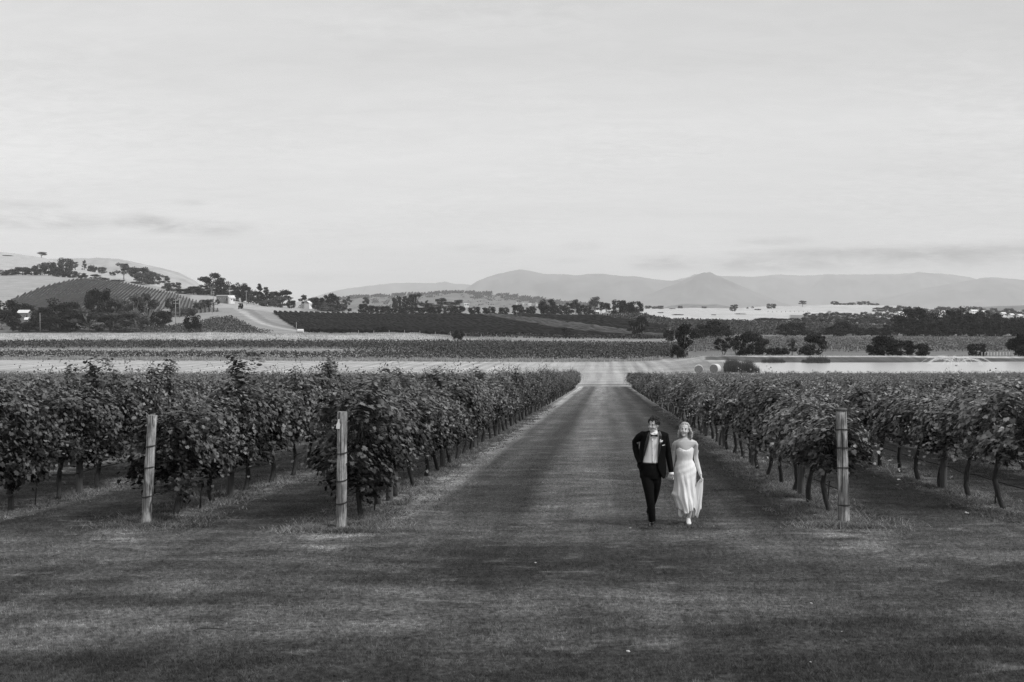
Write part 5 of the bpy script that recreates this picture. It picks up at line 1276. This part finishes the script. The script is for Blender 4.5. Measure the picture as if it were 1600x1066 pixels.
B.tube([Gp(205, 226, 0), Gp(165, 262, .04), Gp(142, 318, .10), Gp(150, 395, .03), Gp(176, 462, -.01)], [.045, .042, .038, .034, .026], 12)
B.tube([Gp(388, 232, 0), Gp(408, 310, .02), Gp(425, 400, .03), Gp(438, 480, 0), Gp(447, 560, -.03)], [.045, .042, .038, .034, .027], 12)
hand(B, Gp(178, 466, .0), (.35, .1, -1), (1, .4, 0), .2, 1, .8)
hand(B, Gp(446, 562, -.03), (-.38, -.12, -1), (-.2, 1, 0), .85, 1, .95)
B.tube([Gp(228, 585, 0), Gp(245, 690, -.08), Gp(254, 790, -.12), Gp(268, 890, -.14), Gp(274, 985, -.13)], [.078, .068, .052, .045, .036], 14)
B.tube([Gp(308, 585, 0), Gp(308, 690, .03), Gp(300, 790, .08), Gp(288, 890, .22), Gp(284, 955, .34)], [.078, .068, .052, .045, .036], 14)
body = remesh('body', B, .006, 3, M_skin, groom)
face_parts(groom, HM)
# hair: short tight curls
r = random.Random(5); mb = MB()
for q in range(430):
    a = r.uniform(0, 2 * math.pi); u = r.uniform(-.25, 1); v_ = Vector((math.cos(a) * math.sqrt(1 - u * u), math.sin(a) * math.sqrt(1 - u * u), u))
    p_ = Vector((v_.x * .082, .020 + v_.y * .099, .042 + v_.z * .096)) * (1 + .05 * math.sin(a * 5 + u * 9))
    if p_.y < -.045 and p_.z < .072: continue
    if p_.y < .0 and p_.z < .025: continue
    if p_.z < -.005 and p_.y < .04: continue
    mb.ball(p_, r.uniform(.008, .018), 6, 5)
link('hair', shift(mb, HM).mesh('hair', True), M_hair, parent=groom)
# shirt
S = MB(); rings(S, [R_(Gp, 196, 262, 328, .062), R_(Gp, 208, 225, 362, .085), R_(Gp, 240, 192, 394, .112), R_(Gp, 300, 190, 388, .122), R_(Gp, 360, 186, 378, .122), R_(Gp, 420, 182, 362, .118), R_(Gp, 480, 178, 350, .116)], 36)
sh = remesh('shirt', S, .007, 3, M_shirt, groom)
mb = MB(); mb.tube([Gp(296, 184, .045), Gp(292, 200, .018), Gp(290, 210, .01)], [(.060, .050), (.064, .066), (.074, .076)], 20); link('collar', mb.mesh('collar', True), M_shirt, parent=sh)
for s, x0 in ((-1, 276), (1, 300)):
    mb = MB(); c = Gp(x0, 222, -.10); mb.add([c + Vector((-.02, .01, .035)), c + Vector((.02, .01, .035)), c + Vector((s * .028, -.012, -.02)), c + Vector((-.02, .018, .035)), c + Vector((.02, .018, .035)), c + Vector((s * .028, -.004, -.02))], [(0, 2, 1), (3, 4, 5), (0, 1, 4, 3), (1, 2, 5, 4), (2, 0, 3, 5)]); link('collar_point', mb.mesh('collar_point'), M_shirt, parent=sh)
mb = MB(); pts = [Gp(272 + (i_ * 0.4), 245 + i_ * 22, -.1195 - .004 * math.sin(i_ * .35)) for i_ in range(11)]
mb.tube(pts, [(.010, .004)] * 11, 6); link('placket', mb.mesh('placket', True), M_shirt, parent=sh)
for k in range(3):
    mb = MB(); mb.ball(Gp(273 + k, 275 + k * 60, -.126), (.005, .003, .005), 8, 5); link('stud', mb.mesh('stud', True), M_satin, parent=sh)
# jacket shell
rowsJ = [(188, 262, 335, 262, 330, .070), (200, 215, 380, 254, 331, .100), (214, 186, 408, 251, 331, .118), (235, 178, 413, 247, 329, .126), (265, 176, 410, 241, 327, .132), (300, 176, 404, 232, 325, .136), (350, 170, 398, 217, 322, .136), (400, 162, 395, 203, 321, .134),
         (440, 156, 396, 194, 320, .134), (480, 151, 400, 188, 320, .138), (505, 150, 402, 180, 323, .142), (530, 166, 402, 176, 331, .142), (560, 172, 402, 180, 343, .142), (590, 174, 398, 181, 358, .140), (606, 176, 390, 183, 372, .138)]
segJ = 44; vs = []; fs = []
for (zy, xl, xr, el_, er_, ry) in rowsJ:
    a = Gp(xl, zy); b_ = Gp(xr, zy); cx = (a.x + b_.x) / 2; rx = (b_.x - a.x) / 2
    f1 = -math.acos(max(-1, min(1, (Gp(er_, zy).x - cx) / rx))); f0 = 2 * math.pi - math.acos(max(-1, min(1, (Gp(el_, zy).x - cx) / rx)))
    for k in range(segJ + 1):
        ph = f1 + (f0 - f1) * k / segJ; vs.append((cx + rx * math.cos(ph), .012 + ry * math.sin(ph) * (1 if math.sin(ph) < 0 else .95), a.z))
for i_ in range(len(rowsJ) - 1):
    for k in range(segJ): fs.append((i_ * (segJ + 1) + k, i_ * (segJ + 1) + k + 1, (i_ + 1) * (segJ + 1) + k + 1, (i_ + 1) * (segJ + 1) + k))
mb = MB(); mb.add(vs, fs); jm = mb.mesh('jacket', True); jk = link('jacket', jm, M_suit, parent=groom)
sm = jk.modifiers.new('thick', 'SOLIDIFY'); sm.thickness = .008; sm.offset = 0
for nm, pts, rad in (('sleeve', [Gp(222, 224, 0), Gp(200, 224, 0), Gp(164, 252, .04), Gp(138, 292, .10), Gp(140, 350, .09), Gp(150, 410, .02), Gp(170, 472, -.05)], [.055, .066, .064, .058, .055, .050, .042]),
                     ('sleeve', [Gp(366, 222, 0), Gp(388, 230, 0), Gp(404, 300, .02), Gp(423, 395, .03), Gp(436, 475, .0), Gp(446, 556, -.03)], [.055, .066, .060, .055, .050, .041])):
    mb = MB(); mb.tube(pts, rad, 16); mb2 = remesh(nm, mb, .008, 4, M_suit, jk)
# lapels
def strip_(name, pts, mt, parent, th=.006):
    mb = MB(); n = len(pts); vs = []
    for a, b_ in pts: vs += [a, b_]
    for a, b_ in pts: vs += [a + Vector((0, th, 0)), b_ + Vector((0, th, 0))]
    fs = []
    for i in range(n - 1):
        fs += [(2 * i, 2 * i + 1, 2 * i + 3, 2 * i + 2), (2 * n + 2 * i, 2 * n + 2 * i + 2, 2 * n + 2 * i + 3, 2 * n + 2 * i + 1), (2 * i, 2 * i + 2, 2 * n + 2 * i + 2, 2 * n + 2 * i), (2 * i + 1, 2 * n + 2 * i + 1, 2 * n + 2 * i + 3, 2 * i + 3)]
    mb.add(vs, fs); return link(name, mb.mesh(name), mt, parent=parent)
strip_('lapel', [(Gp(257, 192, -.088), Gp(243, 196, -.080)), (Gp(249, 225, -.124), Gp(226, 226, -.118)), (Gp(236, 290, -.134), Gp(208, 292, -.122)), (Gp(218, 350, -.134), Gp(199, 352, -.120)), (Gp(205, 400, -.130), Gp(196, 402, -.118))], M_satin, jk)
strip_('lapel', [(Gp(331, 186, -.085), Gp(345, 192, -.078)), (Gp(330, 225, -.126), Gp(354, 226, -.121)), (Gp(325, 290, -.137), Gp(352, 292, -.131)), (Gp(322, 350, -.138), Gp(342, 352, -.134)), (Gp(320, 410, -.138), Gp(324, 412, -.136))], M_satin, jk)
# bow tie
mb = MB(); c = Gp(285, 224, -.128)
for s in (-1, 1):
    vs = [c + Vector((0, -.008, .008)), c + Vector((s * .058, -.004, .024)), c + Vector((s * .060, -.004, -.020)), c + Vector((0, -.008, -.008))]; vs += [v + Vector((0, .016, 0)) for v in vs]
    mb.add(vs, [(0, 1, 2, 3), (7, 6, 5, 4), (0, 4, 5, 1), (1, 5, 6, 2), (2, 6, 7, 3)])
mb.box(c + Vector((0, -.002, 0)), (.011, .012, .011)); bt = link('bow_tie', mb.mesh('bow_tie'), M_satin, parent=groom)
# boutonniere and pocket square
mb = MB(); r = random.Random(8)
for q in range(9): mb.ball(Gp(346, 271, -.148) + Vector((r.uniform(-.016, .016), r.uniform(-.008, .004), r.uniform(-.016, .016))), .012, 8, 6)
fl = link('buttonhole_flower', mb.mesh('buttonhole_flower', True), M_shirt, parent=groom)
mb = MB(); mb.tube([Gp(344, 278, -.143), Gp(340, 296, -.142)], [.006, .003], 6); mb.ball(Gp(338, 288, -.143), (.010, .004, .016), 8, 6); link('stem', mb.mesh('stem', True), mat('flower_leaf', .2, .7), parent=fl)
mb = MB(); c = Gp(368, 309, -.138); mb.add([c + Vector(v) for v in [(-.024, -.002, -.006), (.024, .006, .004), (.022, .006, .014), (-.02, -.002, .006), (-.024, .006, -.006), (.024, .014, .004), (.022, .014, .014), (-.02, .006, .006)]], [(0, 1, 2, 3), (7, 6, 5, 4), (0, 4, 5, 1), (1, 5, 6, 2), (2, 6, 7, 3), (3, 7, 4, 0)]); link('pocket_square', mb.mesh('pocket_square'), M_shirt, parent=jk)
mb = MB(); mb.tube([Gp(445, 553, -.03), Gp(447, 578, -.034)], [.041, .039], 18); link('shirt_cuff', mb.mesh('shirt_cuff', True), M_shirt, parent=sh)
# trousers
T = MB(); rings(T, [R_(Gp, 462, 178, 348, .112), R_(Gp, 478, 174, 352, .118), R_(Gp, 520, 170, 360, .126), R_(Gp, 570, 172, 364, .128), R_(Gp, 610, 178, 360, .118)], 32)
T.tube([Gp(228, 575, 0), Gp(236, 640, -.04), Gp(246, 710, -.09), Gp(254, 790, -.12), Gp(266, 880, -.14), Gp(273, 978, -.13)], [.098, .094, .083, .070, .060, .056], 20)
T.tube([Gp(306, 575, 0), Gp(310, 640, .01), Gp(308, 710, .04), Gp(300, 790, .09), Gp(288, 880, .22), Gp(284, 945, .34)], [.100, .096, .083, .068, .058, .056], 20)
tr2 = remesh('trousers', T, .008, 4, M_suit, groom)
mb = MB(); rings(mb, [R_(Gp, 462, 176, 350, .120), R_(Gp, 476, 173, 353, .124)], 32); link('waistband', mb.mesh('waistband', True), M_satin, parent=tr2)
link('shoe', shoe_mb(Gp(262, 1027, -.27) + Vector((0, 0, .012)), Gp(276, 1027, -.03) + Vector((0, 0, .006)), 0, .052).mesh('shoe', True), M_shoe, parent=groom)
link('shoe', shoe_mb(Gp(292, 1027, .26) - Vector((0, 0, .012)), Gp(284, 968, .42), 0, .048).mesh('shoe', True), M_shoe, parent=groom)

# ---- bride
KB = 16.35 / F / 5.613
def Bp(zx, zy, y=0.0): return Vector(((zx - 592) * KB, y, (1014 - zy) * KB))
bx_, bd = px_x(970 + 592 / 5.613, 16.35), 16.35
bride = thing('person', 'smiling blond woman in a white strapless gown and long gloves, lifting her hem', 'person', (bx_, bd, gz1(bx_, bd)))
HB = Matrix.Translation(Bp(562, 179, -.02)) @ Matrix.Rotation(math.radians(-16), 4, 'Z') @ Matrix.Rotation(math.radians(-9), 4, 'X') @ Matrix.Rotation(math.radians(5), 4, 'Y') @ Matrix.Scale(1.02, 4)
B = MB(); merge(B, shift(head_mb(True), HB))
B.tube([Bp(570, 205, .015), Bp(573, 235, .02), Bp(573, 262, .02)], [(.044, .048), (.044, .048), (.056, .055)], 16)
rings(B, [R_(Bp, 252, 540, 606, .05), R_(Bp, 266, 508, 636, .062), R_(Bp, 282, 478, 668, .074), R_(Bp, 305, 478, 664, .084), R_(Bp, 335, 496, 640, .094), R_(Bp, 355, 500, 634, .098), R_(Bp, 380, 504, 630, .09), R_(Bp, 445, 508, 626, .08), R_(Bp, 540, 486, 656, .10), R_(Bp, 600, 490, 656, .10)])
B.tube([Bp(494, 290, 0), Bp(480, 312, .01), Bp(470, 370, .04), Bp(468, 425, .06), Bp(458, 490, .04), Bp(445, 568, -.01)], [.040, .043, .038, .033, .031, .022], 14)
B.tube([Bp(650, 292, 0), Bp(664, 314, .01), Bp(664, 370, .03), Bp(670, 435, .05), Bp(686, 505, .02), Bp(705, 582, -.04)], [.040, .043, .038, .033, .031, .022], 14)
hand(B, Bp(446, 566, -.01), (-.40, -.3, -1), (-.2, -1, 0), .75, -1, .88)
hand(B, Bp(704, 580, -.04), (.35, -.15, -1), (-1, .1, 0), .7, -1, .85)
B.tube([Bp(600, 600, 0), Bp(612, 730, -.05), Bp(616, 800, -.07), Bp(610, 880, -.06), Bp(602, 960, -.04)], [.075, .060, .052, .046, .030], 14)
B.tube([Bp(545, 600, 0), Bp(540, 730, -.05), Bp(540, 790, -.02), Bp(541, 850, .07), Bp(544, 900, .16)], [.075, .056, .046, .046, .030], 14)
remesh('body', B, .006, 3, M_skinf, bride)
face_parts(bride, HB, True)
# hair: centre-parted wavy bob
r = random.Random(6); mb = MB()
for q in range(150):
    a = r.uniform(0, 2 * math.pi); u = r.uniform(-.1, 1); v_ = Vector((math.cos(a) * math.sqrt(1 - u * u), math.sin(a) * math.sqrt(1 - u * u), u))
    p_ = Vector((v_.x * .072, .020 + v_.y * .090, .036 + v_.z * .082))
    if p_.y < -.02 and p_.z < .088: continue
    if p_.y < .0 and p_.z < .02 and abs(p_.x) < .06: continue
    mb.ball(p_, r.uniform(.013, .017), 7, 5)
for s in (-1, 1):
    for q in range(26):
        a = r.uniform(.12, 1.3); x0 = s * .070 * math.cos(a * .9); y0 = .0 + .085 * math.sin(a); pts = []
        top_ = r.uniform(.02, .06); end = r.uniform(-.15, -.11)
        for j in range(7):
            t_ = j / 6; pts.append((x0 * (1 + (.55 + .25 * s) * math.sin(t_ * 2.2)) + s * .012 * math.sin(t_ * 11 + q * .8), y0 + .014 * math.sin(t_ * 9 + q), top_ + (end - top_) * t_))
        mb.tube(pts, [.012, .014, .014, .014, .013, .012, .006], 6)
for q in range(16):
    x0 = r.uniform(-.06, .06); pts = [(x0 * (1 + .2 * t_), .085 + .02 * math.sin(t_ * 3), .04 - .18 * t_) for t_ in (0, .25, .5, .75, 1)]; mb.tube(pts, [.014] * 4 + [.007], 6)
remesh('hair', shift(mb, HB), .005, 1, M_blond, bride)
# dress
rowsD = [(345, 489, 646, .100), (362, 490, 645, .114), (385, 493, 642, .112), (415, 498, 638, .100), (445, 500, 635, .094), (480, 489, 654, .108), (515, 479, 666, .122), (545, 474, 670, .132), (600, 476, 668, .148), (660, 480, 667, .165), (720, 478, 668, .185), (760, 477, 668, .20), (810, 492, 664, .215), (860, 508, 660, .225), (905, 520, 655, .23)]
def hem(ph):
    d_ = math.degrees(ph) % 360       # 0 right, 90 back, 180 left, 270 front
    return float(np.interp(d_, [0, 40, 90, 140, 180, 215, 240, 262, 285, 310, 335, 360], [945, 955, 935, 900, 862, 880, 896, 900, 884, 862, 868, 945]))
def topz(ph):
    d_ = math.degrees(ph) % 360
    return float(np.interp(d_, [0, 60, 90, 120, 180, 205, 225, 250, 270, 290, 315, 335, 360], [352, 362, 366, 362, 352, 345, 333, 345, 356, 345, 331, 343, 352]))
D = MB(); sg = 96; nr_ = 64; vs = []; fs = []
zyr = [q[0] for q in rowsD]
for i_ in range(nr_):
    t_ = i_ / (nr_ - 1)
    for k in range(sg):
        ph = 2 * math.pi * k / sg; zt = topz(ph); ze = hem(ph); zy = zt + (ze - zt) * t_
        xl = np.interp(zy, zyr, [q[1] for q in rowsD]); xr = np.interp(zy, zyr, [q[2] for q in rowsD]); ry = np.interp(zy, zyr, [q[3] for q in rowsD])
        lo = np.clip((zy - 540) / 350, 0, 1)
        fold = .018 * lo * math.sin(ph * 8 + zy * .012) + .014 * lo * math.sin(ph * 13 - zy * .018 + 1) + .0022 * math.sin(zy * .11 + ph * 4) * np.clip((zy - 440) / 60, 0, 1) * np.clip((640 - zy) / 100, 0, 1)
        a = Bp(xl, zy); b_ = Bp(xr, zy); cx = (a.x + b_.x) / 2; rx = (b_.x - a.x) / 2 + fold
        yy = .01 + .04 * lo + (ry + fold * 1.6) * math.sin(ph) - (.05 * lo * math.exp(-((ph - 4.35) / .45) ** 2) if ph > 3 else 0)
        # gathered hem kick on the left
        kick = .035 * math.exp(-((zy - 752) / 16) ** 2) * math.exp(-((math.degrees(ph) - 190) / 22) ** 2)
        vs.append((cx + rx * math.cos(ph) - kick, yy, a.z))
for i_ in range(nr_ - 1):
    for k in range(sg):
        k2 = (k + 1) % sg; fs.append((i_ * sg + k, (i_ + 1) * sg + k, (i_ + 1) * sg + k2, i_ * sg + k2))
D.add(vs, fs)
# fabric gathered to the lifted hand and falling in a loose panel
rowsF = [(606, 712, 726, .010), (622, 694, 727, .020), (660, 668, 727, .035), (720, 655, 726, .050), (780, 648, 721, .060), (840, 645, 716, .065), (885, 644, 716, .070), (925, 644, 702, .07), (962, 648, 692, .068)]
vs = []; fs = []; n2 = 28; zyf = [q[0] for q in rowsF]; sg2 = 48
for i_ in range(n2):
    t_ = i_ / (n2 - 1)
    for k in range(sg2):
        ph = 2 * math.pi * k / sg2; zend = 950 + 12 * math.sin(ph * 4) - (55 if math.cos(ph) > .5 else 0) * (math.cos(ph) - .5) * 2; zy = 606 + (zend - 606) * t_
        xl = np.interp(zy, zyf, [q[1] for q in rowsF]); xr = np.interp(zy, zyf, [q[2] for q in rowsF]); ry = np.interp(zy, zyf, [q[3] for q in rowsF])
        fold = .012 * t_ * math.sin(ph * 7 + zy * .01); a = Bp(xl, zy); b_ = Bp(xr, zy)
        vs.append(((a.x + b_.x) / 2 + ((b_.x - a.x) / 2 + fold) * math.cos(ph), -.03 + .10 * t_ + (ry + fold) * math.sin(ph), a.z))
for i_ in range(n2 - 1):
    for k in range(sg2):
        k2 = (k + 1) % sg2; fs.append((i_ * sg2 + k, (i_ + 1) * sg2 + k, (i_ + 1) * sg2 + k2, i_ * sg2 + k2))
D.add(vs, fs)
dr = link('dress', D.mesh('dress', True), M_dress, parent=bride)
sm = dr.modifiers.new('thick', 'SOLIDIFY'); sm.thickness = .004; sm.offset = 0
mb = MB(); mb.tube([Bp(671, 360, .03), Bp(668, 400, .042), Bp(671, 435, .052), Bp(687, 505, .02), Bp(703, 574, -.038)], [.042, .038, .037, .034, .026], 16, caps=False); link('glove', mb.mesh('glove', True), M_glove, parent=bride)
mb = MB(); mb.tube([Bp(471, 360, .035), Bp(469, 395, .05), Bp(468, 428, .06), Bp(458, 492, .04), Bp(446, 560, -.005)], [.042, .039, .037, .034, .026], 16, caps=False); link('glove', mb.mesh('glove', True), M_glove, parent=bride)
s1 = link('shoe', shoe_mb(Bp(592, 1013, -.17), Bp(600, 985, .02), 0, .042).mesh('shoe', True), M_heel, parent=bride)
mb = MB(); mb.tube([Bp(600, 978, .03), Bp(601, 1014, .035)], [.014, .006], 8); link('heel', mb.mesh('heel', True), M_heel, parent=s1)
s2 = link('shoe', shoe_mb(Bp(538, 962, .02), Bp(544, 905, .19), 0, .042).mesh('shoe', True), M_heel, parent=bride)
mb = MB(); mb.tube([Bp(545, 905, .20), Bp(545, 925, .25)], [.014, .006], 8); link('heel', mb.mesh('heel', True), M_heel, parent=s2)
# ------------------------------------------------------------------ haze: closed box of thin air around everything
hz = bpy.data.materials.new('haze_air'); hz.use_nodes = True; t = N(hz.node_tree)
out = t.n('ShaderNodeOutputMaterial'); pv = t.n('ShaderNodeVolumePrincipled'); pv.inputs['Color'].default_value = (1, 1, 1, 1)
pv.inputs['Density'].default_value = 8.5e-5; pv.inputs['Anisotropy'].default_value = 0.0
t.t.links.new(pv.outputs[0], out.inputs['Volume'])
mb = MB(); mb.box((0, 8600, 300), (15500, 9000, 325))
link('haze', mb.mesh('haze'), hz, kind='stuff', label='thin even haze filling the valley air', cat='haze')
